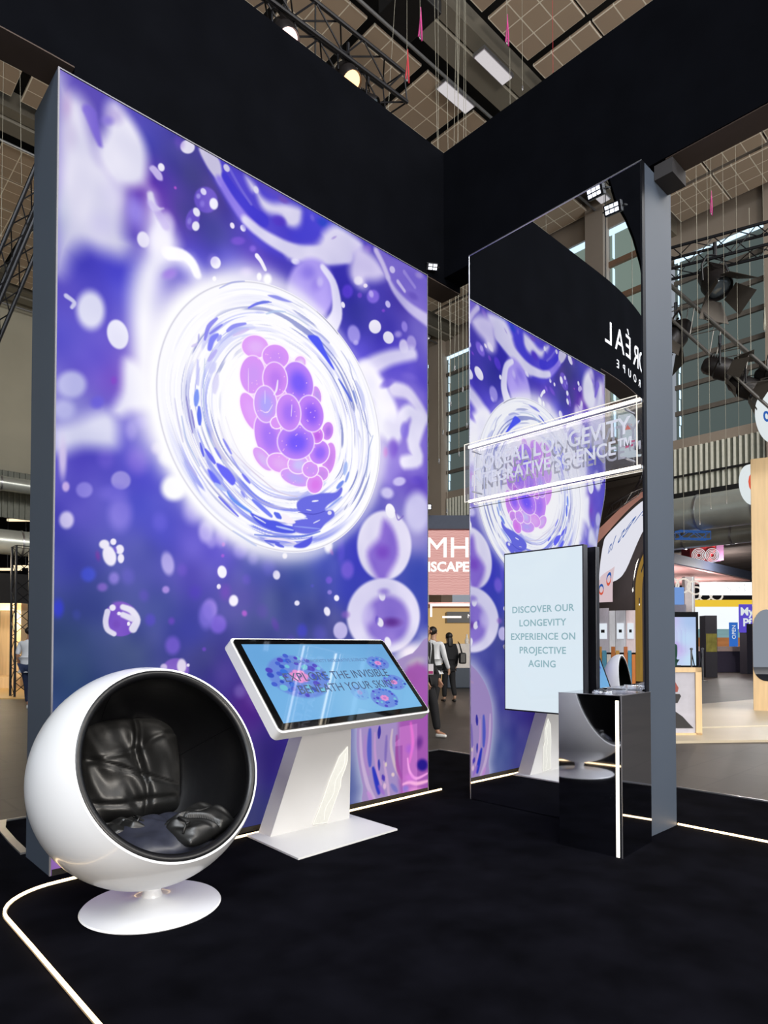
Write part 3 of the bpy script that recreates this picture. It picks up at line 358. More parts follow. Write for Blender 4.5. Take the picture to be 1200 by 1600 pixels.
('E',1.542,3.36,8.735,1.158,2.785,-7.534,0.167,(210,140,245),1,0.08),('E',1.548,3.356,9.691,1.285,3.085,-8.365,0.15,(188,124,242),1,0.8),('E',1.458,3.149,8.169,0.892,2.094,-6.368,0.19,(255,205,248),0.55,0.35),
('E',1.458,3.149,8.788,0.96,2.195,-6.675,0.181,(255,240,255),1,0.1),('E',1.458,3.149,9.615,1.05,2.322,-7.061,0.17,(205,154,248),1,0.08),('E',1.464,3.145,10.667,1.166,2.573,-7.84,0.153,(176,164,250),1,0.8),
('E',1.555,3.032,14.252,0.061,3.931,-16.811,0.076,(255,205,248),0.55,0.35),('E',1.555,3.032,16.243,0.07,4.48,-19.159,0.067,(255,240,255),1,0.1),('E',1.555,3.032,19.298,0.083,5.322,-22.762,0.056,(219,150,247),1,0.08),
('E',1.56,3.029,21.408,0.092,5.892,-25.272,0.05,(216,150,246),1,0.8),('E',1.737,2.926,5.258,-1.264,0.236,-6.253,0.231,(255,205,248),0.55,0.35),('E',1.737,2.926,5.512,-1.325,0.248,-6.566,0.22,(255,240,255),1,0.1),
('E',1.737,2.926,5.831,-1.402,0.263,-6.961,0.208,(184,127,248),1,0.08),('E',1.743,2.922,6.468,-1.557,0.288,-7.728,0.187,(116,86,250),1,0.8),('E',1.877,3.179,6.213,1.758,2.457,-5.904,0.211,(255,205,248),0.55,0.35),
('E',1.877,3.179,6.636,1.878,2.575,-6.189,0.201,(255,240,255),1,0.1),('E',1.877,3.179,7.191,2.035,2.724,-6.548,0.188,(191,128,247),1,0.08),('E',1.884,3.175,7.977,2.259,3.018,-7.269,0.17,(136,88,246),1,0.8),
('E',1.665,3.137,7.275,0.974,2.055,-6.18,0.199,(255,205,248),0.55,0.35),('E',1.665,3.137,7.797,1.044,2.155,-6.478,0.189,(255,240,255),1,0.1),('E',1.665,3.137,8.487,1.136,2.279,-6.853,0.177,(201,136,247),1,0.08),
('E',1.671,3.134,9.416,1.261,2.525,-7.608,0.16,(164,112,246),1,0.8),('S',(1.309,3.375,1.31,3.201),0.0025,0.0025,(250,225,252),0.9,0.004),('S',(1.694,3.204,1.689,3.113),0.0027,0.0033,(255,235,252),0.9,0.0043),
('S',(1.565,3.356,1.554,3.285,1.531,3.24),0.0079,0.0079,(248,240,252),0.9,0.0079),('S',(1.452,3.248,1.453,3.152),0.0039,0.0039,(235,225,252),0.8,0.0052),('S',(1.42,3.091,1.475,3.091,1.52,3.16),0.0031,0.0031,(252,230,252),0.9,0.0041),
('E',1.383,3.279,166.229,0.825,52.569,-191.172,0.007,(255,200,240),0.8,0.5),('E',1.572,3.564,157.388,0.665,57.078,-185.727,0.007,(255,200,240),0.8,0.5),('E',1.475,3.525,161.753,0.744,57.64,-188.305,0.007,(255,200,240),0.8,0.5),
('E',1.84,3.119,146.661,0.468,42.523,-179.85,0.007,(255,200,240),0.8,0.5),('E',1.808,3.315,147.818,0.49,47.615,-180.329,0.007,(255,200,240),0.8,0.5),('E',1.693,3.238,152.533,0.574,47.214,-183.246,0.007,(255,200,240),0.8,0.5),
('E',1.515,2.987,160.392,0.715,43.051,-188.17,0.007,(255,200,240),0.8,0.5),('E',1.414,3.092,164.934,0.799,47.103,-190.665,0.007,(255,200,240),0.8,0.5),('E',1.777,3.133,149.17,0.513,43.607,-181.352,0.007,(255,200,240),0.8,0.5),
('E',1.729,2.62,151.497,0.55,31.536,-183.343,0.007,(255,200,240),0.8,0.5),('E',1.584,3.291,157.089,0.657,49.966,-185.877,0.007,(255,200,240),0.8,0.5),('E',1.611,3.287,155.944,0.636,49.511,-185.209,0.007,(255,200,240),0.8,0.5),
('E',1.512,3.176,160.359,0.716,48,-187.922,0.007,(255,200,240),0.8,0.5),('E',1.916,3.211,143.678,0.416,43.825,-177.924,0.007,(255,200,240),0.8,0.5),('E',1.738,2.894,150.917,0.542,38.212,-182.677,0.007,(255,200,240),0.8,0.5),
('E',1.896,3.265,144.401,0.43,45.319,-178.307,0.007,(255,200,240),0.8,0.5),('E',1.712,2.604,152.193,0.563,31.273,-183.78,0.007,(255,200,240),0.8,0.5),('E',1.393,3.082,165.914,0.817,47.099,-191.239,0.007,(255,200,240),0.8,0.5),
('E',1.864,2.674,146.045,0.454,31.699,-179.973,0.007,(255,200,240),0.8,0.5),('E',1.397,3.466,165.381,0.811,57.348,-190.456,0.007,(255,200,240),0.8,0.5),('E',1.705,3.296,151.962,0.564,48.48,-182.839,0.007,(255,200,240),0.8,0.5),
('E',1.606,2.904,156.451,0.642,39.849,-185.962,0.007,(255,200,240),0.8,0.5),('E',1.742,2.986,150.702,0.539,40.42,-182.443,0.007,(255,200,240),0.8,0.5),('E',1.674,2.731,153.681,0.59,34.799,-184.522,0.007,(255,200,240),0.8,0.5),
('E',1.874,3.188,145.296,0.445,43.787,-178.94,0.007,(255,200,240),0.8,0.5),('E',1.624,2.845,155.738,0.629,38.165,-185.61,0.007,(255,200,240),0.8,0.5),('E',1.624,3.402,155.285,0.625,52.227,-184.684,0.007,(255,200,240),0.8,0.5),
('E',1.65,2.778,154.651,0.608,36.192,-185.045,0.007,(255,200,240),0.8,0.5),('E',1.558,3.232,158.302,0.678,48.845,-186.656,0.007,(255,200,240),0.8,0.5),('E',1.721,3.156,151.421,0.553,44.835,-182.678,0.007,(255,200,240),0.8,0.5),
('E',1.499,3.509,160.662,0.724,56.846,-187.694,0.007,(255,200,240),0.8,0.5),('E',1.91,3.159,143.94,0.421,42.686,-178.142,0.007,(255,200,240),0.8,0.5),('E',1.579,2.78,157.736,0.664,36.975,-186.866,0.007,(255,200,240),0.8,0.5),
('E',1.738,3.126,150.751,0.541,43.89,-182.311,0.007,(255,200,240),0.8,0.5),('E',1.901,2.712,144.596,0.429,32.273,-179.042,0.007,(255,200,240),0.8,0.5),('E',1.843,2.743,146.821,0.468,33.537,-180.37,0.007,(255,200,240),0.8,0.5),
('E',1.833,3.411,146.737,0.472,49.552,-179.568,0.007,(255,200,240),0.8,0.5),('E',1.616,2.834,156.094,0.635,37.962,-185.834,0.007,(255,200,240),0.8,0.5),('E',1.379,3.044,166.607,0.83,46.273,-191.681,0.007,(255,200,240),0.8,0.5),
('E',1.915,2.922,143.912,0.418,37.09,-178.387,0.007,(255,200,240),0.8,0.5),('E',1.58,3.535,157.085,0.659,56.244,-185.583,0.007,(255,200,240),0.8,0.5),('E',1.96,3.111,142.101,0.388,41.013,-177.063,0.007,(255,200,240),0.8,0.5),
('E',1.819,3.009,147.589,0.484,40.141,-180.537,0.007,(255,200,240),0.8,0.5),('E',1.341,3.276,168.235,0.862,53.113,-192.316,0.007,(255,200,240),0.8,0.5),('E',1.61,2.644,156.488,0.64,33.174,-186.293,0.007,(255,200,240),0.8,0.5),
('E',1.47,3.094,162.337,0.751,46.409,-189.168,0.007,(255,200,240),0.8,0.5),('E',1.645,2.882,154.82,0.612,38.893,-185.022,0.007,(255,200,240),0.8,0.5),('E',1.773,3.046,149.397,0.516,41.533,-181.589,0.007,(255,200,240),0.8,0.5),
('E',1.39,3.471,165.698,0.817,57.596,-190.631,0.007,(255,200,240),0.8,0.5),('E',1.733,2.977,151.072,0.546,40.292,-182.676,0.007,(255,200,240),0.8,0.5),('E',1.83,3.21,147.006,0.475,44.811,-179.957,0.007,(255,200,240),0.8,0.5),
('E',1.562,2.917,158.342,0.676,40.676,-187.058,0.007,(255,200,240),0.8,0.5),('E',1.355,3.222,167.572,0.849,51.431,-192.007,0.007,(255,200,240),0.8,0.5),('E',1.495,2.94,161.332,0.731,42.042,-188.775,0.007,(255,200,240),0.8,0.5),
('E',1.96,3.052,142.122,0.388,39.649,-177.14,0.007,(255,200,240),0.8,0.5),('E',1.849,3.112,146.349,0.463,42.271,-179.667,0.007,(255,200,240),0.8,0.5),('E',1.645,3.277,154.503,0.61,48.807,-184.37,0.007,(255,200,240),0.8,0.5),
('E',1.458,3.524,162.507,0.758,57.89,-188.74,0.007,(255,200,240),0.8,0.5),('E',1.377,3.303,166.484,0.83,53.302,-191.287,0.007,(255,200,240),0.8,0.5),('E',1.839,2.971,146.824,0.47,39.012,-180.115,0.007,(255,200,240),0.8,0.5),
('P',(2.488,-0.014,2.424,0.177,2.374,0.375,2.353,0.547,2.373,0.757,2.459,0.938,2.605,1.095,2.804,1.212,3.021,1.283,3.276,1.334,3.272,-0.147),(255,255,255),1,0.1677,1),('P',(2.488,-0.014,2.424,0.177,2.374,0.375,2.353,0.547,2.373,0.757,2.459,0.938,2.605,1.095,2.804,1.212,3.021,1.283,3.276,1.334,3.272,-0.147),(160,138,192),1,0.0077,1),('S',(2.395,0.649,2.409,0.435,2.474,0.186,2.561,0.038),0.0155,0.0248,(205,180,215),0.8,0.0186),
('S',(2.502,0.639,2.495,0.479,2.502,0.343),0.025,0.0281,(70,82,190),0.9,0.025),('S',(2.613,0.651,2.605,0.565),0.0191,0.0191,(35,32,150),0.9,0.0128),('S',(2.605,0.368,2.605,0.292),0.0159,0.0159,(38,42,160),0.85,0.0191),
('S',(2.539,0.312,2.576,0.198,2.605,0.096),0.0221,0.0285,(30,45,185),0.95,0.0253),('S',(2.452,0.59,2.445,0.431,2.488,0.265),0.0217,0.0217,(168,130,195),0.8,0.0248),('S',(2.561,0.607,2.561,0.444,2.59,0.278,2.635,0.163),0.0127,0.0159,(196,150,205),0.8,0.019),
('S',(2.696,0.567,2.68,0.348),0.0162,0.0162,(110,90,175),0.7,0.0259),('S',(2.765,0.616,2.749,0.479,2.796,0.306,2.866,0.185,2.898,0.085),0.0165,0.0198,(206,184,196),0.9,0.0198),('S',(2.665,0.35,2.696,0.209,2.726,0.039),0.0129,0.0194,(200,165,205),0.8,0.0194),
('S',(2.65,0.232,2.665,0.197),0.0193,0.0193,(60,40,170),0.85,0.0193),('S',(2.819,0.555,2.827,0.302,2.882,0.183),0.0199,0.0233,(150,62,150),0.85,0.0266),('S',(2.481,0.115,2.532,0.032),0.0219,0.0219,(196,140,210),0.8,0.025),
('S',(2.757,0.139,2.819,0.075),0.023,0.023,(110,110,190),0.8,0.0263),('S',(2.605,0.151,2.665,0.076),0.0192,0.0192,(150,100,200),0.7,0.0256),('E',2.688,0.325,52.646,-0.005,-4.539,-36.354,0.03,(226,210,190),0.8,0.6),
('E',2.772,0.226,36.861,-0.015,-5.421,-40.014,0.029,(232,205,200),0.85,0.6),('E',2.673,0.141,37.77,-0.001,-3.841,-26.053,0.042,(228,190,215),0.85,0.6),('E',2.98,1.054,4.198,3.352,2.792,-7.563,0.265,(130,110,150),0.8,0.8),
('E',3.062,1.196,5.179,2.677,3.166,-13.531,0.206,(190,180,190),0.7,0.8),('S',(2.665,0.983,2.804,1.027),0.0131,0.0098,(190,150,180),0.5,0.0196),('S',(2.859,1.013,3.004,1.059),0.0136,0.0102,(190,150,180),0.5,0.0203),
('S',(2.979,0.883,3.129,0.927),0.0138,0.0104,(190,150,180),0.5,0.0208),('S',(3.104,1.038,3.258,1.086),0.0142,0.0106,(190,150,180),0.5,0.0212),('S',(2.742,0.84,2.883,0.882),0.0133,0.0099,(190,150,180),0.5,0.0199),
('P',(2.883,1.058,3.275,1.044,3.272,-0.147,2.882,-0.081),(160,76,170),0.85,0.0416,1),('E',2.979,0.426,12.276,-0.015,-1.592,-14.619,0.082,(130,60,200),0.7,0.9),('E',3.144,0.263,9.85,-0.018,-1.664,-13.253,0.102,(30,10,135),1,0.6),
('E',3.103,0.47,12.708,-3.357,-2.382,-10.637,0.105,(70,20,120),0.6,0.9),('S',(2.954,0.343,2.979,0.227,3.061,0.152,3.212,0.178),0.0138,0.0138,(250,170,235),0.9,0.0207),('S',(2.898,0.124,2.978,0.13,3.077,0.104,3.212,0.108),0.0138,0.0206,(255,190,225),0.9,0.0275),
('S',(2.995,0.653,3.02,0.479,2.979,0.312),0.0205,0.0171,(232,96,205),0.8,0.0342),('E',2.979,0.17,10.24,-0.013,-2.44,-17.577,0.098,(210,100,220),0.5,0.9),('E',2.93,0.08,15.542,-0.016,-3.319,-22.113,0.064,(80,100,200),0.7,0.8),
('E',3.06,0.043,6.701,-0.01,-2.944,-19.362,0.149,(240,160,210),0.7,0.9),('P',(2.851,0.631,3.078,0.646,3.077,0.041,2.89,0.036,2.89,0.469,2.796,0.468,2.796,0.502,2.851,0.53),(255,170,245),0.28,0.004,0)]
# ------------------------------------------------------------------ painter for printed / displayed graphics (plain functions of the sheet's own metres)
def _sm(t): t = np.clip(t, 0, 1); return t * t * (3 - 2 * t)
class Sheet:
    taper = False
    def __init__(s, w, h, nx, ny):
        s.w, s.h = w, h; s.x = np.linspace(0, w, nx); s.z = np.linspace(0, h, ny)
        s.X, s.Z = np.meshgrid(s.x, s.z); s.c = np.zeros((ny, nx, 3))
    def base(s, pts, p=3.0):
        num = np.zeros_like(s.c); den = np.zeros(s.X.shape)
        for x, z, r, g, b in pts:
            w = 1 / (((s.X - x) ** 2 + (s.Z - z) ** 2) + 0.012) ** (p / 2); den += w; num += w[..., None] * np.array((r, g, b), float)
        s.c = num / den[..., None]
    def win(s, x0, x1, z0, z1):
        i0, i1 = np.searchsorted(s.x, (x0, x1)); j0, j1 = np.searchsorted(s.z, (z0, z1))
        return (slice(j0, j1), slice(i0, i1)) if i1 > i0 and j1 > j0 else None
    def mix(s, W, a, c):
        a = np.clip(a, 0, 1)[..., None]; s.c[W] = s.c[W] * (1 - a) + np.array(c, float) * a
    def E(s, x, z, a, b, c, d, ext, col, al, soft):
        W = s.win(x - ext, x + ext, z - ext, z + ext)
        if W is None: return
        dx = s.X[W] - x; dz = s.Z[W] - z; r = np.hypot(a * dx + b * dz, c * dx + d * dz)
        s.mix(W, al * _sm((1 - r) / max(soft, 1e-3)), col)
    @staticmethod
    def spline(p, closed):
        n = len(p); out = []
        for i in range(n if closed else n - 1):
            g = (lambda k: p[k % n]) if closed else (lambda k: p[min(max(k, 0), n - 1)])
            a, b, c, d = g(i - 1), g(i), g(i + 1), g(i + 2)
            for t in (0, .25, .5, .75): out.append(0.5 * ((2 * b) + (c - a) * t + (2 * a - 5 * b + 4 * c - d) * t * t + (3 * b - a - 3 * c + d) * t ** 3))
        if not closed: out.append(p[-1])
        return out
    def P(s, flat, col, al, soft, smooth=1):
        p = [np.array(flat[i:i + 2], float) for i in range(0, len(flat), 2)]
        if smooth: p = s.spline(p, True)
        q = np.array(p); W = s.win(q[:, 0].min() - soft, q[:, 0].max() + soft, q[:, 1].min() - soft, q[:, 1].max() + soft)
        if W is None: return
        X, Z = s.X[W], s.Z[W]; ins = np.zeros(X.shape, bool); dm = np.full(X.shape, 1e9)
        for a, b in zip(p, p[1:] + p[:1]):
            d = b - a; L = d @ d + 1e-12
            t = np.clip(((X - a[0]) * d[0] + (Z - a[1]) * d[1]) / L, 0, 1)
            dm = np.minimum(dm, (X - a[0] - t * d[0]) ** 2 + (Z - a[1] - t * d[1]) ** 2)
            cr = ((a[1] > Z) != (b[1] > Z)); dd = d[1] if abs(d[1]) > 1e-12 else 1e-12
            ins ^= cr & (X < a[0] + (Z - a[1]) * d[0] / dd)
        sd = np.where(ins, 1, -1) * np.sqrt(dm)
        s.mix(W, al * _sm(0.5 + sd / max(soft, 1e-4) / 2), col)
    def S(s, flat, w0, w1, col, al, soft):
        p = [np.array(flat[i:i + 2], float) for i in range(0, len(flat), 2)]
        if len(p) > 2: p = s.spline(p, False)
        q = np.array(p); e = max(w0, w1) + soft
        W = s.win(q[:, 0].min() - e, q[:, 0].max() + e, q[:, 1].min() - e, q[:, 1].max() + e)
        if W is None: return
        X, Z = s.X[W], s.Z[W]; best = np.full(X.shape, -1e9); n = len(p) - 1
        for i in range(n):
            a, b = p[i], p[i + 1]; d = b - a; L = d @ d + 1e-12
            t = np.clip(((X - a[0]) * d[0] + (Z - a[1]) * d[1]) / L, 0, 1); u = (i + t) / n
            w = w0 + (w1 - w0) * u
            if s.taper: w = w * (0.35 + 0.65 * np.sin(np.pi * (0.12 + 0.76 * u)))
            best = np.maximum(best, w - np.hypot(X - a[0] - t * d[0], Z - a[1] - t * d[1]))
        s.mix(W, al * _sm(0.5 + best / max(soft, 1e-4)), col)
    def draw(s, items):
        for it in items: getattr(s, it[0])(*it[1:])
    def mesh(s, name, M, m, parent, gain=1.0):
        ny, nx = s.X.shape
        co = np.stack([s.X.ravel(), s.Z.ravel(), np.zeros(s.X.size)], 1)
        Mx = np.array(M); co = co @ Mx[:3, :3].T + Mx[:3, 3]
        k = (np.arange(ny - 1)[:, None] * nx + np.arange(nx - 1)[None]).ravel()
        f = np.stack([k, k + 1, k + nx + 1, k + nx], 1)
        me = bpy.data.meshes.new(name); me.vertices.add(len(co)); me.vertices.foreach_set('co', co.astype(np.float32).ravel())
        me.loops.add(f.size); me.loops.foreach_set('vertex_index', f.astype(np.int32).ravel())
        me.polygons.add(len(f)); me.polygons.foreach_set('loop_start', np.arange(0, f.size, 4, dtype=np.int32))
        me.update(calc_edges=True)
        at = me.color_attributes.new('print', 'FLOAT_COLOR', 'POINT')
        c = s2l(np.clip(s.c, 0, 255)) * gain
        at.data.foreach_set('color', np.concatenate([c.reshape(-1, 3), np.ones((c.shape[0] * c.shape[1], 1))], 1).astype(np.float32).ravel())
        return link(name, me, m, parent)
def vnoise(u, v, seed, per=None):
    rs = np.random.RandomState(seed); T = rs.rand(256, 256)
    iu = np.floor(u).astype(int); iv = np.floor(v).astype(int); fu = _sm(u - iu); fv = _sm(v - iv)
    P_ = per or 256
    g = lambda a, b: T[a % 256, (b % P_) % 256]
    return (g(iu, iv) * (1 - fu) + g(iu + 1, iv) * fu) * (1 - fv) + (g(iu, iv + 1) * (1 - fu) + g(iu + 1, iv + 1) * fu) * fv
def make_print():
    s = Sheet(3.2215, 4.80, 640, 950)
    s.base(BASE); s.c = s.c * np.array((.90, .90, .93))
    s.draw(ART_BACK)
    cx, cz, ra, rb, _ = CELL; rad = 1.009
    mot = vnoise(s.X * 3.1 + .5 * np.sin(s.Z * 3), s.Z * 2.6 + .4 * np.sin(s.X * 4), 21) * .6 + vnoise(s.X * 8, s.Z * 7, 22) * .4
    s.c = np.clip(s.c + (mot[..., None] - .5) * np.array((46, 44, 26)), 0, 255)
    dx, dz = s.X - cx, s.Z - cz; rho = np.hypot(dx, dz) / rad; th = np.arctan2(dz, dx)
    W = (slice(None), slice(None))
    def lobe(deg, sharp): return np.exp(-((np.angle(np.exp(1j * (th - R(deg))))) / R(sharp)) ** 2)
    wid = 0.04 + 0.12 * lobe(160, 50) + 0.05 * lobe(230, 40) + 0.03 * lobe(290, 40) + 0.05 * lobe(100, 20) + 0.05 * lobe(0, 30)
    amp = np.clip(0.65 + 0.4 * lobe(165, 70) + 0.2 * lobe(235, 40), 0, 1) * (1 - 0.75 * lobe(40, 28)) * (1 - 0.35 * lobe(310, 20))
    n0 = vnoise(s.X * 2.2, s.Z * 2.2, 3)
    s.mix(W, np.where(rho > 0.9, amp * np.exp(-np.clip(rho - 1.0, 0, 9) ** 2 / (wid * (0.6 + 0.8 * n0)) ** 2), 0), (255, 254, 255))
    ins = _sm((1.0 - rho) / 0.006)
    s.mix(W, ins, (251, 250, 255))
    # swirling streaks running round the cell
    tt = (th + np.pi) / (2 * np.pi); wob = 0.35 * (vnoise(rho * 3, tt * 14, 9, 14) - 0.5)
    for fr, ft, thr, seed, col, al in [(34, 11, 0.60, 11, (150, 160, 240), 0.8), (64, 15, 0.64, 12, (176, 180, 226), 0.8), (20, 9, 0.66, 13, (96, 108, 238), 0.9), (80, 12, 0.66, 14, (190, 184, 222), 0.8), (48, 18, 0.68, 15, (120, 130, 236), 0.8)]:
        nn = vnoise((rho + 0.08 * wob) * fr + 0.8 * wob, tt * ft, seed, ft)
        dens = 0.14 + 0.46 * lobe(240, 42) + 0.16 * lobe(195, 30) + 0.35 * lobe(292, 22) + 0.10 * lobe(120, 25) + 0.08 * lobe(20, 25)
        band = _sm((rho - 0.47) / 0.16) * _sm((0.985 - rho) / 0.06) * (1 - 0.85 * lobe(330, 45) * _sm((rho - 0.78) / 0.1)) * (1 - 0.95 * np.clip(1.3 * lobe(160, 62), 0, 1) * _sm((rho - 0.76) / 0.06))
        s.mix(W, al * _sm((nn - thr + 0.16 * dens) / 0.10) * np.clip(dens * 1.35, 0, 1) * band, col)
    for fr, ft, seed, col, al, thr in [(46, 12, 31, (253, 252, 255), .95, .50), (62, 14, 32, (120, 128, 196), .75, .74), (72, 10, 33, (255, 255, 255), .9, .62)]:
        nn = vnoise((rho + 0.08 * wob) * fr + 0.8 * wob + .3, tt * ft, seed, ft)
        s.mix(W, al * _sm((nn - thr) / 0.12) * _sm((rho - 0.45) / 0.12) * _sm((0.97 - rho) / 0.05) * (1 - 0.9 * lobe(165, 75) * _sm((rho - .78) / .06) * (col[0] < 200)), col)
    s.mix(W, 0.5 * np.exp(-((rho - 0.986) / 0.005) ** 2), (168, 166, 190))
    s.mix(W, 0.35 * np.exp(-((rho - 0.80 - 0.02 * wob) / 0.004) ** 2) * (1 - lobe(90, 60)), (182, 184, 214))
    s.mix(W, 0.9 * np.exp(-((rho - 0.965) / 0.012) ** 2) * np.clip(lobe(250, 60) + lobe(330, 40), 0, 1), (255, 255, 255))
    s.mix(W, 0.85 * _sm((0.60 - np.hypot(dx + 0.02, dz * 0.8 - 0.05) / rad) / 0.2), (255, 253, 255))
    s.taper = True; s.draw(ART_FRONT); s.taper = False
    return s
# ================================================================== THE HALL (setting)
CZ = 14.36
M_floor = mat('worn_hall_floor', (74, 69, 65), 0.5, var=0.25, scale=0.9, bump=0.25, spec=0.25, stretch=(1, 1, 1))
nt = M_floor.node_tree; br = nt.nodes.new('ShaderNodeTexBrick'); br.inputs['Scale'].default_value = 0.5; br.inputs['Mortar Size'].default_value = 0.006
br.inputs['Color1'].default_value = (*s2l((76, 71, 67)), 1); br.inputs['Color2'].default_value = (*s2l((67, 62, 59)), 1); br.inputs['Mortar'].default_value = (*s2l((52, 49, 46)), 1)
mx = nt.nodes.new('ShaderNodeMix'); mx.data_type = 'RGBA'; mx.blend_type = 'MIX'; mx.inputs[0].default_value = 0.5
tcn = [n for n in nt.nodes if n.type == 'TEX_COORD'][0]; rpn = [n for n in nt.nodes if n.type == 'VALTORGB'][0]
nt.links.new(tcn.outputs['Object'], br.inputs['Vector']); nt.links.new(rpn.outputs[0], mx.inputs[6]); nt.links.new(br.outputs[0], mx.inputs[7]); nt.links.new(mx.outputs[2], nt.nodes['Principled BSDF'].inputs['Base Color'])
f = obj('floor', box(B(), (-14, -14, -0.2), (62, 44, -0.004)), M_floor); tag(f, kind='structure')
M_void = mat('dark_roof_void', (26, 24, 23), 0.9, var=0.2, scale=0.6)
c = obj('ceiling', box(B(), (-9.2, -0.5, CZ + 1.6), (21.3, 28.4, CZ + 1.8)), M_void); tag(c, kind='structure')
M_glz = emit('translucent_glazing', (104, 118, 116), 0.62, gloss=0.3, var=0.18, scale=0.4)
M_glz2 = emit('bright_translucent_glazing', (150, 168, 156), 0.75, gloss=0.2, var=0.25, scale=0.5)
M_sky = emit('daylight_slit', (205, 235, 255), 1.5)
M_mull = mat('grey_mullion', (92, 86, 80), 0.7)
M_corr = mat('corrugated_cladding', (112, 114, 104), 0.5, 0.2, var=0.1)
M_colm = mat('beige_concrete', (146, 134, 122), 0.85, var=0.06, scale=1)
# upper wall on the right-hand side of the hall: translucent glazing between concrete columns
WX = 20.9
bm = B(); box(bm, (WX, -0.5, 13.7), (WX + .4, 28, CZ + 1.6)); box(bm, (WX, -0.5, 7.55), (WX + .4, 28, 7.85)); box(bm, (WX, -.5, 5.75), (WX + .4, 28, 6.1))
for y0 in (18.45, 5.55): box(bm, (WX - .3, y0, 0), (WX + .4, y0 + (.72 if y0 > 10 else .5), CZ + 1.5))
tag(obj('wall_right', bm, M_colm), kind='structure')
bays = [(6.05, 8.75), (8.95, 18.45), (19.17, 27.9), (-.4, 5.5)]
for i, (a, b) in enumerate(bays):
    w = obj('window_%d' % (i + 1), box(B(), (WX + .12, a, 7.85), (WX + .16, b, 13.7)), M_glz); tag(w, kind='structure')
    bm = B()
    for k in range(1, 7): box(bm, (WX + .02, a, 7.85 + k * .84 - .07), (WX + .12, b, 7.85 + k * .84 + .07))
    obj('window_mullion', bm, M_mull, w)
    bm = B()
    box(bm, (WX + .08, a, 13.58), (WX + .115, b, 13.7))
    for k in range(7):
        bar(bm, (WX + .09, b - .12, 7.95 + k * .84), (WX + .09, b - .12, 8.3 + k * .84), .02, .06); bar(bm, (WX + .09, b - .14, 8.33 + k * .84), (WX + .09, b - .14, 8.6 + k * .84), .02, .10)
    obj('daylight_gap', bm, M_sky, w)
bm = B()
y = -0.4
while y < 28:
    box(bm, (WX - .05, y, 6.1), (WX + .02, y + .055, 7.55)); y += .16
tag(obj('trim_1', bm, mat('bright_cladding_rib', (226, 226, 214), .4)), kind='structure')
tag(obj('trim_7', box(B(), (WX + .021, -.4, 6.1), (WX + .1, 28, 7.55)), M_corr), kind='structure')
tag(obj('trim_8', box(B(), (WX - .12, -.4, 6.62), (WX - .055, 28, 6.68)), M_matt), kind='structure')
# far wall on the left
bm = B(); box(bm, (-9, 28, 8.0), (21.3, 28.4, CZ + 1.6))
tag(obj('wall_back', bm, mat('pale_concrete_wall', (176, 170, 152), .9, var=.08, scale=.5)), kind='structure')
bm = B(); x = -8.9
while x < 21: box(bm, (x, 27.95, 6.2), (x + .07, 28.02, 8.0)); x += .2
box(bm, (-9, 28.02, 6.2), (21, 28.1, 8)); tag(obj('trim_2', bm, M_corr), kind='structure')
# glazed wall on the near left side, seen in the mirror
WL = -9.0
bm = B(); box(bm, (WL - .4, -.4, 13.7), (WL, 27.9, CZ + 1.6)); box(bm, (WL - .4, -.4, 4.6), (WL, 27.9, 5.2))
box(bm, (WL - .4, 9.42, 0), (WL + .3, 10.0, CZ + 1.5)); box(bm, (WL - .4, 19.5, 0), (WL + .3, 20.2, CZ + 1.5))
tag(obj('wall_left', bm, M_colm), kind='structure')
for i, (a, b) in enumerate([(-.4, 9.42), (10.0, 19.5), (20.2, 27.9)]):
    w = obj('window_%d' % (i + 5), box(B(), (WL - .16, a, 5.2), (WL - .12, b, 13.7)), M_glz2); tag(w, kind='structure')
    bm = B()
    for k in range(1, 8): box(bm, (WL - .12, a, 5.2 + k * 1.06 - .08), (WL - .02, b, 5.2 + k * 1.06 + .08))
    obj('window_mullion', bm, mat('brown_mullion', (120, 92, 72), .7), w)
    bm = B(); box(bm, (WL - .115, a, 13.52), (WL - .08, b, 13.7))
    for k in range(8): bar(bm, (WL - .09, b - .14, 5.35 + k * 1.06), (WL - .09, b - .14, 6.1 + k * 1.06), .02, .16)
    obj('daylight_gap', bm, M_sky, w)
# low aisle beyond the right-hand wall and dark aisle beyond the far wall
bm = B(); box(bm, (21.3, -6, 7.2), (61, 44, 7.4))
tag(obj('ceiling', bm, mat('aisle_ceiling', (112, 100, 94), .9, var=.3, scale=.8)), kind='structure')
tag(obj('wall_far_right', box(B(), (60.5, -6, 0), (61, 44, 7.2)), mat('dark_aisle_wall', (58, 56, 66), .9)), kind='structure')
tag(obj('wall_far_back', box(B(), (-9, 42, 0), (21, 42.4, 8)), mat('dark_curtain_wall', (24, 24, 28), .95)), kind='structure')
tag(obj('ceiling', box(B(), (-9, 28.4, 8), (21, 42.4, 8.2)), mat('aisle_ceiling_dark', (52, 46, 42), .9)), kind='structure')

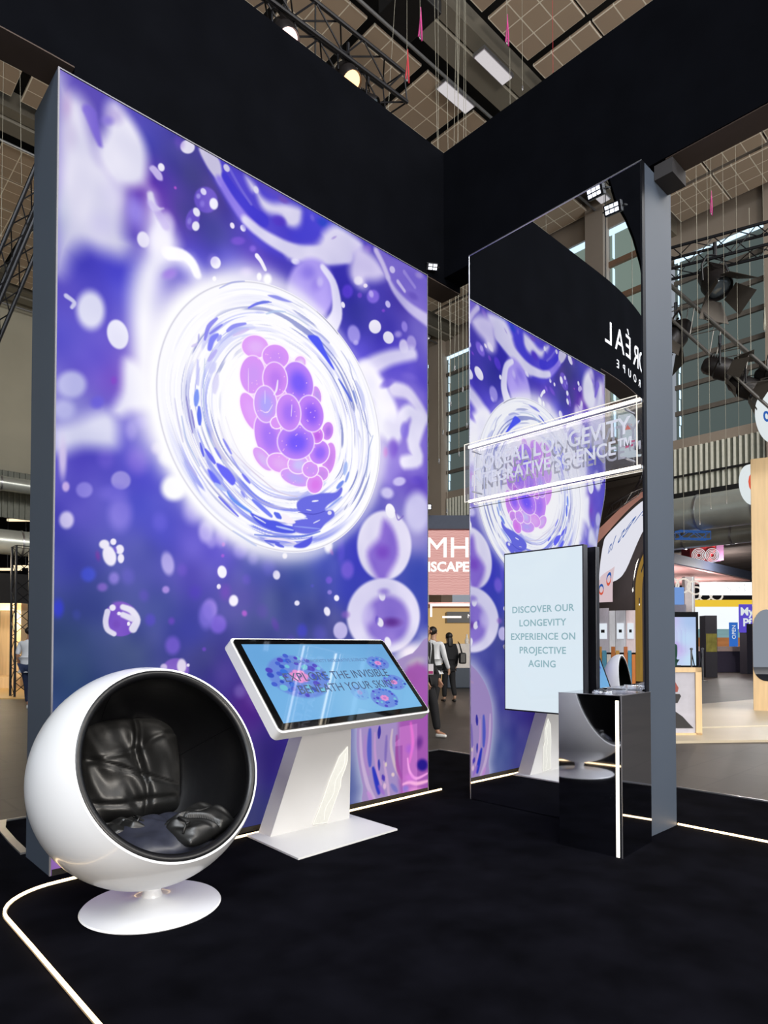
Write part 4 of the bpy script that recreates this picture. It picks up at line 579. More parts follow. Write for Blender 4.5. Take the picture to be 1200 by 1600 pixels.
# roof: rows of suspended acoustic panels with beams between
M_pan = bpy.data.materials.new('acoustic_panel'); M_pan.use_nodes = True
nt = M_pan.node_tree; b_ = nt.nodes['Principled BSDF']; b_.inputs['Roughness'].default_value = .9
tc = nt.nodes.new('ShaderNodeTexCoord'); mp = nt.nodes.new('ShaderNodeMapping'); mp.inputs['Location'].default_value = (.7, .69, 0)
bk = nt.nodes.new('ShaderNodeTexBrick'); bk.offset = 0; bk.inputs['Scale'].default_value = 1; bk.inputs['Brick Width'].default_value = .472; bk.inputs['Row Height'].default_value = .46; bk.inputs['Mortar Size'].default_value = .013
bk.inputs['Color1'].default_value = (*s2l((186, 164, 142)), 1); bk.inputs['Color2'].default_value = (*s2l((178, 157, 137)), 1); bk.inputs['Mortar'].default_value = (*s2l((250, 240, 222)), 1)
nt.links.new(tc.outputs['Object'], mp.inputs[0]); nt.links.new(mp.outputs[0], bk.inputs['Vector']); nt.links.new(bk.outputs[0], b_.inputs['Base Color'])
def pix(x, y, z):
    M = cam.matrix_world.inverted(); v = M @ Vector((x, y, z))
    if v.z > -0.1: return (-9999, -9999)
    return (600 + 1020.77 * v.x / -v.z, 984.23 - 1020.77 * v.y / -v.z)
bpy.context.view_layer.update()
def seen(x, y, z, m=60):
    px, py = pix(x, y, z)
    if -m < px < 1200 + m and -m < py < 1600: return 1
    px, py = pix(8.932 - x, y, z)
    return 2 if 733 - m < px < 1003 + m and 240 < py < 1100 and x < 4.4 else 0
PANEL = None; npan = 0
GAPY = 1.456
def panel_rows():
    rows = []
    for base in (-8.31 + .0, 0.99, 9.93, 18.9):
        for k in range(5):
            rows.append(base + k * GAPY)
    return rows
for j, y0 in enumerate(panel_rows()):
    for i in range(-12, 8):
        x0 = 9.03 + 1.63 * i
        xc, yc = x0 + .725, y0 + .715
        if yc > 27.6 or yc < -.6 or xc < -8.6 or xc > 20.4: continue
        if not seen(xc, yc, CZ, 90): continue
        if PANEL is None:
            PANEL = obj('ceiling_panel', box(B(), (-.715, -.705, 0), (.715, .705, .06), bev=.01), M_pan); o = PANEL
            tag(o, 'square brown acoustic panel with a cream grid hanging in rows under the hall roof', 'ceiling panel', 'acoustic panels under the hall roof')
        else:
            o = PANEL.copy(); COL.objects.link(o)
        o.location = (xc, yc, CZ); npan += 1
print('ceiling panels', npan)
M_beam = mat('grey_roof_beam', (128, 122, 110), .7, var=.06, scale=.7)
M_pipe = mat('galvanised_pipe', (150, 150, 152), .35, .6)
for k, yb in enumerate((.1, 9.05, 18.05, 27.0)):
    bm = B(); box(bm, (-9, yb - .05, CZ - .02), (20.9, yb + .42, CZ + .5)); box(bm, (-9, yb - .42, CZ + .05), (20.9, yb - .09, CZ + .5))
    tag(obj('trim_%d' % (3 + k), bm, M_beam), kind='structure')
    o = obj('roof_pipe', tube(B(), [(-9, yb + .62, CZ - .12), (20.8, yb + .62, CZ - .12)], .035, 8), M_pipe, smooth=True)
    tag(o, ['thin pipe running along the nearest grey roof beam', 'thin pipe along the grey roof beam crossing the top of the view', 'thin pipe along the roof beam above the narrow gap between the walls', 'thin pipe along the roof beam by the far wall'][k], 'pipe')
    if k == 1:
        for xs in range(6, 20, 2):
            pass
M_fix = emit('tube_lamp_panel', (232, 226, 228), .82, var=.12, scale=14)
def fixture(x, y, z, L, label, rz=0, w=.26):
    t = thing('ceiling_light', label, 'ceiling light', (x, y, z), rz)
    obj('housing', box(B(), (-L / 2 - .03, -w / 2 - .03, 0), (L / 2 + .03, w / 2 + .03, .08)), M_alu, t)
    obj('diffuser', box(B(), (-L / 2, -w / 2, -.02), (L / 2, w / 2, -.001)), M_fix, t)
fixture(11.5, 9.82, CZ - .2, 1.0, 'rectangular pale ceiling light beside the roof beam, lower of the two at top centre')
fixture(11.5, 8.72, CZ - .2, 1.0, 'rectangular pale ceiling light beside the roof beam, upper of the two at top centre')
fixture(-7.9, 9.2, CZ - .2, 1.1, 'rectangular pale ceiling light reflected in the mirrored wall near its top')
fixture(19.6, 18.9, CZ - .3, 1.2, 'small ceiling light high in the gap between lightbox and mirror', R(90))

# black box hanging under the roof at the top of the view
tag(obj('hanging_box', box(B(), (7.45, 7.35, 12.2), (8.25, 8.1, 12.7), bev=.02), M_matt), 'black box hanging under the roof beam at the top edge of the view', 'box')

# ================================================================== BOOTH FLOOR AND WALLS
cp = obj('booth_carpet', box(B(), (-3.5, -4.5, -.002), (6.22, 5.62, .012)), M_carpet)
tag(cp, 'near-black carpet covering the whole booth floor under chair and kiosk', 'carpet')
PX0, PX1, PY, PT, PZ = 1.196, 4.4175, 4.1226, .4778, 4.798
t = thing('lightbox_wall', 'tall backlit wall printed with a glowing violet cell among bubbles', 'lightbox', (PX0, PY, .012))
obj('wall_body', box(B(), (0, .012, 0), (PX1 - PX0, PT, PZ)), M_side, t)
bm = B(); W_ = PX1 - PX0
box(bm, (-.001, -.004, 0), (.008, .011, PZ)); box(bm, (W_ - .006, -.004, 0), (W_ + .001, .011, PZ)); box(bm, (0, -.003, PZ - .007), (W_, .011, PZ)); 
obj('frame', bm, mat('satin_grey_frame', (120, 120, 128), .5, .3), t)
obj('kick_strip', box(B(), (0.012, -.006, 0), (W_ - .012, .011, .035)), M_matt, t)
sheet = make_print()
pr = sheet.mesh('printed_fabric', basis((0.0, 0.0, -.014), (1, 0, 0), (0, 0, 1)), paint_mat('backlit_print'), t, gain=1.0)
pr['label'] = 'backlit violet print of cells'
obj('edge_strip', box(B(), (.012, .002, .02), (.06, .012, PZ)), M_frame, t)
# mirror wall
MX, MY0, MY1, MT = 4.4659, 2.0856, 3.6659, .478
D0_ = MY1 - MY0
t = thing('mirror_wall', 'tall narrow mirrored wall with grey side standing right of the lightbox', 'mirror wall', (MX, MY0, .012))
obj('wall_body', box(B(), (.046, 0, 0), (MT, MY1 - MY0, PZ)), M_side, t)
obj('mirror', box(B(), (0, .006, 2.545), (.010, MY1 - MY0 - .006, PZ - .006)), M_mirror, t)
# the lower mirror sheet bows away slightly towards its free right-hand edge
bm = B(); NY, NZ = 90, 60; g = []
for j in range(NZ + 1):
    z = .005 + 2.535 * j / NZ; rz_ = min(1, max(0, (2.53 - z) / .8)); rz_ = rz_ * rz_ * (3 - 2 * rz_); row = []
    for i in range(NY + 1):
        yy = .006 + (D0_ - .012) * i / NY; q = max(0.0, (2.6 - (yy + MY0)) / .514)
        row.append(bm.verts.new((.514 * .16 * q ** 2.5 / 2.5 * rz_, yy, z)))
    g.append(row)
for j in range(NZ):
    for i in range(NY): bm.faces.new((g[j][i], g[j][i + 1], g[j + 1][i + 1], g[j + 1][i]))
mr = obj('mirror', bm, M_mirror, t, smooth=True); mr['label'] = 'slightly bowed lower mirror sheet'
obj('backing_board', box(B(), (.0345, .004, .002), (.0455, D0_ - .004, PZ - .004)), M_frame, t)
D_ = MY1 - MY0
obj('edge_strip', box(B(), (-.003, -.001, 0), (.040, .012, PZ)), M_frame, t)
bm = B(); box(bm, (-.003, D_ - .005, 0), (.011, D_ + .001, PZ)); box(bm, (-.004, 0, PZ - .006), (.011, D_, PZ + .001))
obj('frame', bm, M_alu, t)
# overhead header: straight run, curved run carrying the letters, return run
t = thing('overhead_header', 'massive black header band bridging the top of lightbox and mirror wall', 'header', (4.65, 4.1246, 4.82))
O = Vector((4.65, 4.1246, 4.82))
bm = B(); box(bm, Vector((1.289, 4.1246, 4.811)) - O, Vector((4.89, 4.365, 6.09)) - O)
obj('straight_fascia', bm, M_hdr, t)
bm = B(); box(bm, Vector((4.65, -6, 4.87)) - O, Vector((4.89, 4.1246, 6.09)) - O)
obj('return_fascia', bm, M_hdr, t)
Rc = 7.5; cx, cy = 1.289, 4.1246 + Rc
def arc(r, a): return (cx - r * math.sin(a) , cy - r * math.cos(a))
poly = [arc(Rc, R(a)) for a in range(0, 34, 1)] + [arc(Rc - .24, R(a)) for a in range(33, -1, -1)]
bm = prism(B(), [(x - O.x, y - O.y) for x, y in poly], 4.868 - O.z, 6.09 - O.z)
obj('curved_fascia', bm, M_hdr, t, smooth='auto')
M_sof = mat('brown_soffit', (66, 54, 48), .9)
obj('soffit', prism(B(), [(x - O.x, y - O.y) for x, y in poly], 4.860 - O.z, 4.8675 - O.z), M_sof, t)
obj('soffit', box(B(), Vector((4.425, 4.13, 4.800)) - O, Vector((4.885, 4.36, 4.8105)) - O), M_sof, t)
obj('soffit', box(B(), Vector((4.66, -6, 4.862)) - O, Vector((4.88, 2.0, 4.8695)) - O), M_sof, t)
M_let = mat('white_vinyl_letter', (225, 226, 232), .6)
def header_letter(ch, xx, z, size):
    a = math.asin((cx - xx) / Rc); p = arc(Rc + .004, a)
    return text('letter', ch, size, basis((p[0] - O.x, p[1] - O.y, z - O.z), (math.cos(a), -math.sin(a), 0), (0, 0, 1)), M_let, t, .003)
for ch, xx in zip("L'ORÉAL", (-.95, -.68, -.45, -.14, .15, .46, .76, 1.08)[1:]): header_letter(ch, xx, 5.38 if ch != "É" else 5.40, .44)
for ch, xx in zip('GROUPE', (-.20, .0, .21, .42, .62, .82)): header_letter(ch, xx, 5.06, .155)
# block between mirror wall and header
tag(obj('connector_block', box(B(), (4.66, 1.95, 4.75), (4.89, 2.083, 4.858)), mat('taupe_block', (40, 38, 40), .8)), 'small dark block under the header at the end of the mirror wall', 'block')
# floor light lines
def strip(pts, label, w=.011):
    bm = B()
    for a, b in zip(pts, pts[1:]): bar(bm, (*a, .020), (*b, .020), w, .014)
    t_ = thing('floor_light_strip', label, 'light strip', (*pts[0], 0)); 
    bmesh.ops.translate(bm, vec=(-pts[0][0], -pts[0][1], 0), verts=bm.verts)
    obj('diffuser', bm, M_led, t_)
    bm = B()
    for a, b in zip(pts, pts[1:]): bar(bm, (*a, .013), (*b, .013), w + .012, .004)
    bmesh.ops.translate(bm, vec=(-pts[0][0], -pts[0][1], 0), verts=bm.verts)
    obj('channel', bm, M_frame, t_)
corner = [(1.20 - .34 * math.sin(R(a)), 3.63 + .34 * math.cos(R(a))) for a in range(0, 91, 10)]
strip([(4.54, 4.07), (2.4, 4.03), (1.2, 3.97)] + corner[1:] + [(.862, 3.2), (.862, 2.4), (.87, .6)], 'warm white light line in the carpet curving around the ball chair')
strip([(4.952, 2.08), (4.952, -2.5)], 'warm white light line in the carpet right of the mirror wall', .01)
obj_ = obj('carpet_edge_trim', bar(bar(B(), (6.23, 5.63, .012), (6.23, -4.5, .012), .02, .024), (1.25, 5.63, .012), (6.23, 5.63, .012), .02, .024), M_alu)
tag(obj_, 'thin metal trim along the far edge of the black carpet', 'trim')
bm = B(); tp = [(1.30, 5.63), (1.24, 5.4), (1.215, 5.0), (1.205, 4.66)]
for a, b in zip(tp, tp[1:]): bar(bm, (*a, .02), (*b, .02), .05, .012)
tag(obj('ramp_edge', bm, M_alu), 'curved silver edge strip on the floor behind the ball chair', 'edge strip')

# ================================================================== BALL CHAIR
bx, by = 1.45, 3.298; CC = Vector((1.424, 3.308, .671)); CR = .558; hh = .276
az, el = R(-84.256), R(22.218)
n_ = Vector((math.cos(az) * math.cos(el), math.sin(az) * math.cos(el), math.sin(el)))
ux = Vector((-math.sin(az), math.cos(az), 0)); vy = n_.cross(ux)
MB_ = basis(CC - Vector((bx, by, 0)), ux, vy)
t = thing('ball_chair', 'round white ball chair with black leather interior on a white disc foot', 'chair', (bx, by, .012))
def sph(r, hcut, k=26):
    a1 = math.acos(hcut / r)
    return [(r * math.sin(math.pi - (math.pi - a1) * i / k), r * math.cos(math.pi - (math.pi - a1) * i / k)) for i in range(k + 1)]
po = sph(CR, hh); pi_ = sph(CR - .009, hh); po[0] = (0, -CR); pi_[0] = (0, -(CR - .009))
sh = obj('shell', lathe(B(), po + pi_[::-1], 96, MB_), M_white, t, smooth='auto'); sh['label'] = 'glossy white ball shell'
pl = sph(CR - .02, hh - .003); pl2 = sph(CR - .052, hh - .018); pl[0] = (0, -(CR - .02)); pl2[0] = (0, -(CR - .052))
rim = [((CR - .019) * .872 - .0 + .0, 0)]
ro = math.sqrt(CR ** 2 - hh ** 2)
prof = pl2 + [(ro - .040, hh - .006), (ro - .028, hh + .003), (ro - .014, hh + .003), (ro - .008, hh - .004)]
obj('lining', lathe(B(), prof, 96, MB_), M_leather, t, smooth=True)
bm = B()
for a in (20, 95, 165, 250, 320):
    pts = []
    for k in range(3, 21):
        ph = math.pi - (math.pi - math.acos((hh - .03) / (CR - .052))) * k / 20
        rr = CR - .0525; pts.append(MB_ @ Vector((rr * math.sin(ph) * math.cos(R(a)), rr * math.sin(ph) * math.sin(R(a)), rr * math.cos(ph))))
    tube(bm, pts, .003, 6)
obj('seam', bm, M_leather, t, smooth=True)
# foot: thin disc with a flared neck
lo = [(0, .0), (.34, .0), (.346, .006), (.34, .013), (.20, .022), (.08, .038), (.052, .055), (.044, .08), (.050, .11), (.075, .135), (.075, .15), (0, .15)]
ft = obj('foot', lathe(B(), lo, 96), M_white, t, smooth='auto'); ft['label'] = 'white disc foot with short neck'
# leather cushions
def pillow(name, w, h, d, M, m, parent=None, seed=1, wr=.02, puff=2.6, nx=46, ny=46, seams=(), pinch=None):
    rs = random.Random(seed); k = [(rs.uniform(2, 9), rs.uniform(2, 9), rs.uniform(0, 6.28), rs.uniform(.3, 1)) for _ in range(9)]
    bm = B(); g = {}
    for s in (1, -1):
        for i in range(nx + 1):
            for j in range(ny + 1):
                u, v = -1 + 2 * i / nx, -1 + 2 * j / ny
                e = max(0.0, (1 - abs(u) ** puff) * (1 - abs(v) ** puff)) ** .42
                x = u * w / 2 * (1 - .07 * v * v); y_ = v * h / 2 * (1 - .07 * u * u)
                z = s * d / 2 * e
                if s > 0:
                    q = sum(c * math.sin(a * u * 1.3 + b * v + p + 1.2 * math.sin(b * u)) for a, b, p, c in k) / 4
                    z += wr * q * e
                    rg = 0
                    for (a0, b0, c0, dep) in seams:   # folds: line a*u+b*v=c
                        dd = a0 * u + b0 * v - c0 + .05 * math.sin(5 * v + 3 * u); rg += dep * math.exp(-(dd / .05) ** 2)
                    z -= rg * e
                if abs(s) and e < 1e-6 and s < 0 and (i, j, 1) in g: g[(i, j, -1)] = g[(i, j, 1)]; continue
                g[(i, j, s)] = bm.verts.new((x, y_, z))
        for i in range(nx):
            for j in range(ny):
                q = [g[(i, j, s)], g[(i + 1, j, s)], g[(i + 1, j + 1, s)], g[(i, j + 1, s)]]
                try: bm.faces.new(q if s > 0 else q[::-1])
                except ValueError: pass
    bmesh.ops.transform(bm, matrix=M, verts=bm.verts)
    o = obj(name, bm, m, parent, smooth=True); return o
def T(x, y, z): return Vector((x - bx, y - by, z - .012))
bpil = pillow('back_cushion', .55, .58, .17, basis(T(1.50, 3.69, .655), (.99, -.08, 0), (.03, .20, .98)), M_leatherb, t, 3, .016,
              seams=[(1, 0.12, .12, .035), (.35, .95, -.10, .02), (-.25, .95, .38, .012), (0.1, .98, -.62, .022)])
spil = pillow('seat_cushion', .52, .42, .20, basis(T(1.44, 3.22, .36), (1, 0, 0), (0, .98, .16)), mat('seat_leather_screen_tint', (42, 44, 56), .38, var=.15, scale=22, spec=.6, bump=.06), t, 8, .018, seams=[(.9, .4, .45, .03)])  # blue reflections of the screens put into the leather colour
c1 = thing('throw_cushion', 'crumpled black leather cushion at the right of the ball chair seat', 'cushion', (1.61, 3.12, .435))
pillow('cover', .33, .25, .13, basis((0, 0, 0), (.93, .25, .16), (-.28, .93, .20)), M_leatherb, c1, 12, .03, seams=[(.9, .5, -.2, .045), (.3, 1, .3, .02)])
obj('tie', tube(B(), [(-.13, -.10, .00), (-.10, -.08, .045), (-.12, -.03, .06), (-.07, -.05, .035), (-.11, -.10, .045)], .006, 6), M_leatherb, c1, smooth=True)
c2 = thing('throw_cushion', 'small folded black leather cushion at the left of the ball chair seat', 'cushion', (1.29, 3.30, .44))
pillow('cover', .24, .17, .07, basis((0, 0, 0), (.97, -.15, .1), (.15, .97, .1)), M_leatherb, c2, 21, .02, seams=[(.2, 1, 0, .03)])
obj('tie', tube(B(), [(.04, -.07, .02), (.07, -.05, .05), (.05, -.02, .055), (.09, -.06, .03)], .006, 6), M_leatherb, c2, smooth=True)

# ================================================================== LANDSCAPE TOUCH KIOSK
ya, ti = R(7.73), R(40.2)
u_ = Vector((math.cos(ya), math.sin(ya), 0)); v_ = Vector((-math.sin(ya) * math.sin(ti), math.cos(ya) * math.sin(ti), math.cos(ti)))
w_ = u_.cross(v_)   # faces the visitor
t = thing('touch_kiosk', 'white floor kiosk with a tilted landscape touch screen left of centre', 'kiosk', (2.9, 3.72, .012))
K0 = Vector((2.9, 3.72, .012))
BLc = Vector((2.186, 3.226, .852)) - K0; SW, SH = 1.51, .704; KS = 1.0203
Mk = basis(BLc, u_, v_)
def rrect(w, h, r, k=5, x0=0, y0=0):
    p = []
    for cx_, cy_, a0 in ((w - r, r, -90), (w - r, h - r, 0), (r, h - r, 90), (r, r, 180)):
        for i in range(k + 1): a = R(a0 + 90 * i / k); p.append((x0 + cx_ + r * math.cos(a), y0 + cy_ + r * math.sin(a)))
    return p
base = obj('base_plate', prism(B(), [(2.45 - K0.x, 4.03 - K0.y), (2.42 - K0.x, 3.367 - K0.y), (3.329 - K0.x, 3.412 - K0.y), (3.34 - K0.x, 4.03 - K0.y)], 0, .012), M_kiosk, t)
# tapered leaning stand
def P3(x, y, z): return Vector((x, y, z)) - K0
zt = .98
def stx(z): return 2.54 + .224 * z, 3.266 - .164 * z
def sty(z): return 3.872 - .216 * z
bm = B()
a0, a1 = stx(.02); b0, b1 = stx(zt)
vs = [P3(a0, sty(0), .02), P3(a1, sty(0), .02), P3(a1, sty(0) + .152, .02), P3(a0, sty(0) + .152, .02), P3(b0, sty(zt), zt), P3(b1, sty(zt), zt), P3(b1, sty(zt) + .14, zt), P3(b0, sty(zt) + .14, zt)]
vs = [bm.verts.new(v) for v in vs]
for q in ((0, 1, 2, 3), (4, 5, 6, 7), (0, 1, 5, 4), (1, 2, 6, 5), (2, 3, 7, 6), (3, 0, 4, 7)): bm.faces.new([vs[i] for i in q])
obj('stand', bm, M_kiosk, t)
M_slot = emit('glowing_relief', (252, 249, 238), 1.0, var=.14, scale=16)
sp = [(3.185, .60), (3.13, .585), (3.075, .53), (3.05, .46), (3.012, .36), (2.985, .25), (2.95, .14), (2.915, .045), (3.05, .035), (3.075, .12), (3.105, .22), (3.13, .30), (3.125, .36), (3.15, .43), (3.165, .49), (3.20, .55), (3.21, .585)]
sp = [(x - .012 - max(0, x + .012 - (3.266 - .164 * z - .012)), z) for x, z in sp]
bm = B(); A = [bm.verts.new(P3(x, sty(z) - .003, z)) for x, z in sp]; A2 = [bm.verts.new(P3(x, sty(z) + .002, z)) for x, z in sp]
bm.faces.new(A)
for i in range(len(A)): bm.faces.new((A[i], A[(i + 1) % len(A)], A2[(i + 1) % len(A)], A2[i]))
so = obj('light_relief', bm, M_slot, t); so['label'] = 'softly glowing wavy light relief'
bm = B()
tube(bm, [P3(x, sty(z) - .004, z) for x, z in sp], .0022, 5, closed=True)
tube(bm, [P3(2.985 + .3 * (z - .05) + .014 * math.sin(z * 31), sty(z) - .004, z) for z in np.linspace(.06, .55, 16)], .0018, 5)
obj('relief_ridge', bm, emit('relief_edge', (255, 252, 240), 1.2), so)
# housing and screen
obj('housing', prism(B(), rrect(SW + .03, SH + .03, .035, x0=-.015, y0=-.015), -.078, -.004, Mk), M_kiosk, t, smooth='auto')
obj('bezel', prism(B(), rrect(SW, SH, .03), -.004, .003, Mk), mat('black_glass_bezel', (8, 8, 9), .04, spec=.6), t)
ds = Sheet(1.38, .605, 420, 200)
ds.base([(.1, .1, 112, 176, 228), (.7, .1, 130, 190, 232), (1.3, .1, 120, 184, 230), (.1, .5, 96, 160, 216), (.7, .5, 104, 166, 218), (1.3, .5, 96, 158, 212), (.7, .3, 122, 184, 230), (1.3, .3, 114, 176, 224)], 2.0)
rc = random.Random(4)
def cellgfx(x, y, a, bb, n, al=1.0):
    ds.E(x, y, 1 / a, 0, 0, 1 / bb, a, (98, 128, 216), .85 * al, .12)
    for i in range(n):
        q = rc.uniform(.45, .93); th = 6.283 * i / n + rc.uniform(-.2, .2)
        r0 = rc.uniform(.07, .14) * a
        ds.E(x + q * a * math.cos(th), y + q * bb * math.sin(th), 1 / r0, 0, 0, 1 / (r0 * bb / a * 1.1), r0 * 1.3, rc.choice([(40, 72, 190), (60, 90, 205), (70, 60, 190), (50, 110, 215), (110, 190, 215)]), al, .3)
    ds.E(x, y, 1 / (a * .36), 0, 0, 1 / (bb * .36), a * .4, (205, 110, 190), .8 * al, .6)
    for i in range(7): 
        th = i * .9; ds.E(x + .2 * a * math.cos(th), y + .2 * bb * math.sin(th), 1 / (a * .12), 0, 0, 1 / (bb * .12), a * .13, (225, 140, 205), al, .4)
cellgfx(.33, .335, .27, .185, 46); cellgfx(1.19, .42, .13, .07, 16); cellgfx(1.235, .235, .13, .075, 16); cellgfx(1.02, .105, .15, .09, 20); cellgfx(.80, .17, .09, .07, 12, .25)
Md = basis(BLc + u_ * .05 + v_ * .045 + w_ * .0036, u_, v_) @ Matrix.Scale(KS, 4)
dsp = ds.mesh('display', Md, paint_mat('kiosk_display', gloss=1.0), t, 1.0)
M_txt = mat('slate_text', (44, 62, 92), .5)
M_txt2 = mat('slate_text_small', (70, 100, 140), .5)
def dtx(s, x, y, sz, m, sp=1.0): return text('display_text', s, sz, Md @ Matrix.Translation((x, y, .0012)), m, dsp, .0004, space=sp)
dtx("L'ORÉAL LONGEVITY INTEGRATIVE SCIENCE™", .70, .455, .038, M_txt2)
dtx('EXPLORE THE INVISIBLE', .71, .325, .098, M_txt); dtx('BENEATH YOUR SKIN*', .745, .225, .096, M_txt)

# ================================================================== PORTRAIT DISPLAY ON THE MIRROR WALL
t = thing('wall_display', 'tall portrait screen with a pale message mounted on the mirrored wall', 'display', (4.466, 2.85, 1.46))
D0 = Vector((4.466, 2.85, 1.46))
def bx_(name, lo, hi, m, par, bev=0.0): return obj(name, box(B(), Vector(lo) - D0, Vector(hi) - D0, bev=bev), m, par)
bx_('frame', (4.345, 2.494, .828), (4.405, 3.208, 2.098), mat('dark_bezel', (30, 30, 36), .3, .4), t, .003)
sc = bx_('screen', (4.3425, 2.504, .840), (4.346, 3.198, 2.086), emit('pale_screen', (226, 240, 250), .93, gloss=.4, var=.03, scale=1.2), t)
bx_('bracket', (4.405, 2.62, 1.30), (4.4645, 3.08, 1.62), M_matt, t); bx_('back_housing', (4.405, 2.56, .95), (4.43, 3.14, 1.98), M_matt, t)
Ms = basis(Vector((4.3415, 2.851, 0)) - D0, (0, -1, 0), (0, 0, 1))
M_txg = emit('pale_teal_text', (150, 186, 196), .9)
for s_, z in (('DISCOVER OUR', 1.632), ('LONGEVITY', 1.525), ('EXPERIENCE ON', 1.418), ('PROJECTIVE', 1.311), ('AGING', 1.207)):
    text('screen_text', s_, .074, Ms @ Matrix.Translation((0, z, .0)), M_txg, sc, .0005, bold=.0012, space=1.05, xs=1.02)

# ================================================================== ILLUMINATED ACRYLIC SIGN
t = thing('acrylic_sign', 'clear acrylic sign with raised grey lettering between two glowing tubes on the mirror', 'sign', (4.466, 2.88, 2.85))
D0 = Vector((4.466, 2.88, 2.85))
bx_('acrylic_sheet', (4.396, 2.106, 2.60), (4.402, 3.665, 3.105), clear_mat('clear_acrylic', (.96, .96, .98), .04, .02), t)
bm = B()
for z in (2.60, 3.105):
    bar(bm, Vector((4.3985, 2.104, z)) - D0, Vector((4.3985, 3.667, z)) - D0, .007, .004)
for y in (2.106, 3.665): bar(bm, Vector((4.3985, y, 2.6)) - D0, Vector((4.3985, y, 3.105)) - D0, .007, .004)
obj('polished_edge', bm, emit('edge_lit_acrylic', (255, 248, 235), 1.1), t)
for z in (3.088, 2.612):
    bm = B(); tube(bm, [Vector((4.438, 2.10, z)) - D0, Vector((4.438, 3.650, z)) - D0], .0105, 10)
    tb = obj('light_tube', bm, M_led2, t); 
    obj('tube_channel', box(B(), Vector((4.444, 2.10, z - .012)) - D0, Vector((4.4655, 3.65, z + .012)) - D0), M_alu, tb)
for y in (2.19, 3.58):
    for z in (2.68, 3.03): 
        bm = B(); tube(bm, [Vector((4.402, y, z)) - D0, Vector((4.4655, y, z)) - D0], .008, 10); obj('standoff', bm, M_alu, t, smooth='auto')
M_sig = mat('frosted_grey_letter', (204, 206, 216), .45)
Ms = basis(Vector((4.395, 0, 0)) - D0, (0, -1, 0), (0, 0, 1))
text('lettering', "L'ORÉAL LONGEVITY", .172, Ms @ Matrix.Translation((-2.86, 2.905, 0)), M_sig, t, .0012, bold=.0022, space=1.0, xs=.87)
text('lettering', "INTEGRATIVE SCIENCE™", .142, Ms @ Matrix.Translation((-2.86, 2.765, 0)), M_sig, t, .0012, bold=.002, space=1.0, xs=.91)

# ================================================================== MIRRORED PLINTH
t = thing('mirrored_plinth', 'square mirror-polished plinth with a vertical light line standing before the mirror wall', 'plinth', (3.922, 1.993, .012), R(3.9))
PW, PD, PH = .484, .437, 1.022
obj('body', box(B(), (.003, .002, 0), (PW, PD, PH)), M_chrome, t)
bm = B(); box(bm, (-.001, 0, 0), (.005, .006, PH + .002)); box(bm, (-.001, 0, PH - .001), (.003, PD, PH + .002)); box(bm, (-.001, 0, PH - .001), (PW, .004, PH + .002))
obj('edge_trim', bm, M_alu, t)
obj('light_line', box(B(), (-.0015, .020, .002), (.003, .040, .990)), emit('plinth_led', (255, 246, 226), 3.0), t)
M_acr = clear_mat('display_acrylic', (.90, .92, .96), .25, .06)
k = thing('acrylic_riser', 'clear acrylic block stand on top of the mirrored plinth', 'riser', (4.21, 2.12, 1.0365))
bm = B(); box(bm, (-.10, -.07, 0), (.12, .07, .006)); box(bm, (-.10, -.07, .03), (.12, .07, .036)); box(bm, (-.10, -.07, .006), (-.094, .07, .03)); box(bm, (.114, -.07, .006), (.12, .07, .03))
obj('acrylic_body', bm, M_acr, k)
k = thing('handheld_device', 'slim black device lying on a small tray on the mirrored plinth', 'device', (4.07, 2.20, 1.0365), R(35))
obj('tray', box(B(), (-.09, -.05, 0), (.09, .05, .012), bev=.003), M_acr, k); obj('device_body', box(B(), (-.12, -.012, .012), (.10, .012, .024), bev=.004), M_black, k)
k = thing('label_card', 'small clear label block at the left front corner of the plinth top', 'card', (3.96, 2.19, 1.0365), 0)
obj('card_body', box(B(), (-.012, -.02, 0), (.012, .02, .016), bev=.002), M_acr, k)

# ================================================================== TRUSSES, LAMPS, CABLES, DUCTS
def truss_mesh(L, s=.29, r=.024, rd=.010, step=.36):
    bm = B(); c = [(-s / 2, -s / 2), (s / 2, -s / 2), (s / 2, s / 2), (-s / 2, s / 2)]
    for y, z in c: tube(bm, [(0, y, z), (L, y, z)], r, 8)
    n = max(2, int(L / step)); 
    for a, b in ((0, 1), (1, 2), (2, 3), (3, 0)):
        for i in range(n):
            x0, x1 = L * i / n, L * (i + 1) / n
            p, q = (c[a], c[b]) if i % 2 else (c[b], c[a])
            tube(bm, [(x0, *p), (x1, *q)], rd, 5, caps=False)
        for xx in (0, L): tube(bm, [(xx, *c[a]), (xx, *c[b])], rd, 5, caps=False)
    return bm
def truss(a, b, m, label, s=.29, group=None, r=.024):
    a, b = Vector(a), Vector(b); d = b - a; L = d.length
    o = obj('lighting_truss', truss_mesh(L, s, r), m, smooth='auto'); o.location = a
    o.rotation_euler = d.to_track_quat('X', 'Z').to_euler(); return tag(o, label, 'truss', group)
M_tb = mat('black_truss_paint', (30, 30, 34), .4, .5)
M_ta = mat('weathered_truss_alu', (128, 124, 120), .4, .8)
truss((2.2, 5.35, 7.62), (5.62, 5.80, 8.28), M_tb, 'black lighting truss above the header carrying two lit stage lamps', .34)
truss((13.0, 6.6, 9.15), (14.1, 1.2, 8.8), M_tb, 'black lighting truss crossing the upper right behind the stage lamp', .42, r=.03)
truss((13.15, 6.4, 9.35), (13.4, 2.9, 4.80), M_ta, 'silver sloping truss with hanging stage lamps at right', .42, r=.028)
truss((2.12, 11.72, 5.5), (3.1, 10.79, 8.83), M_tb, 'black truss rising along the left edge beside the lightbox side', .30, r=.03)
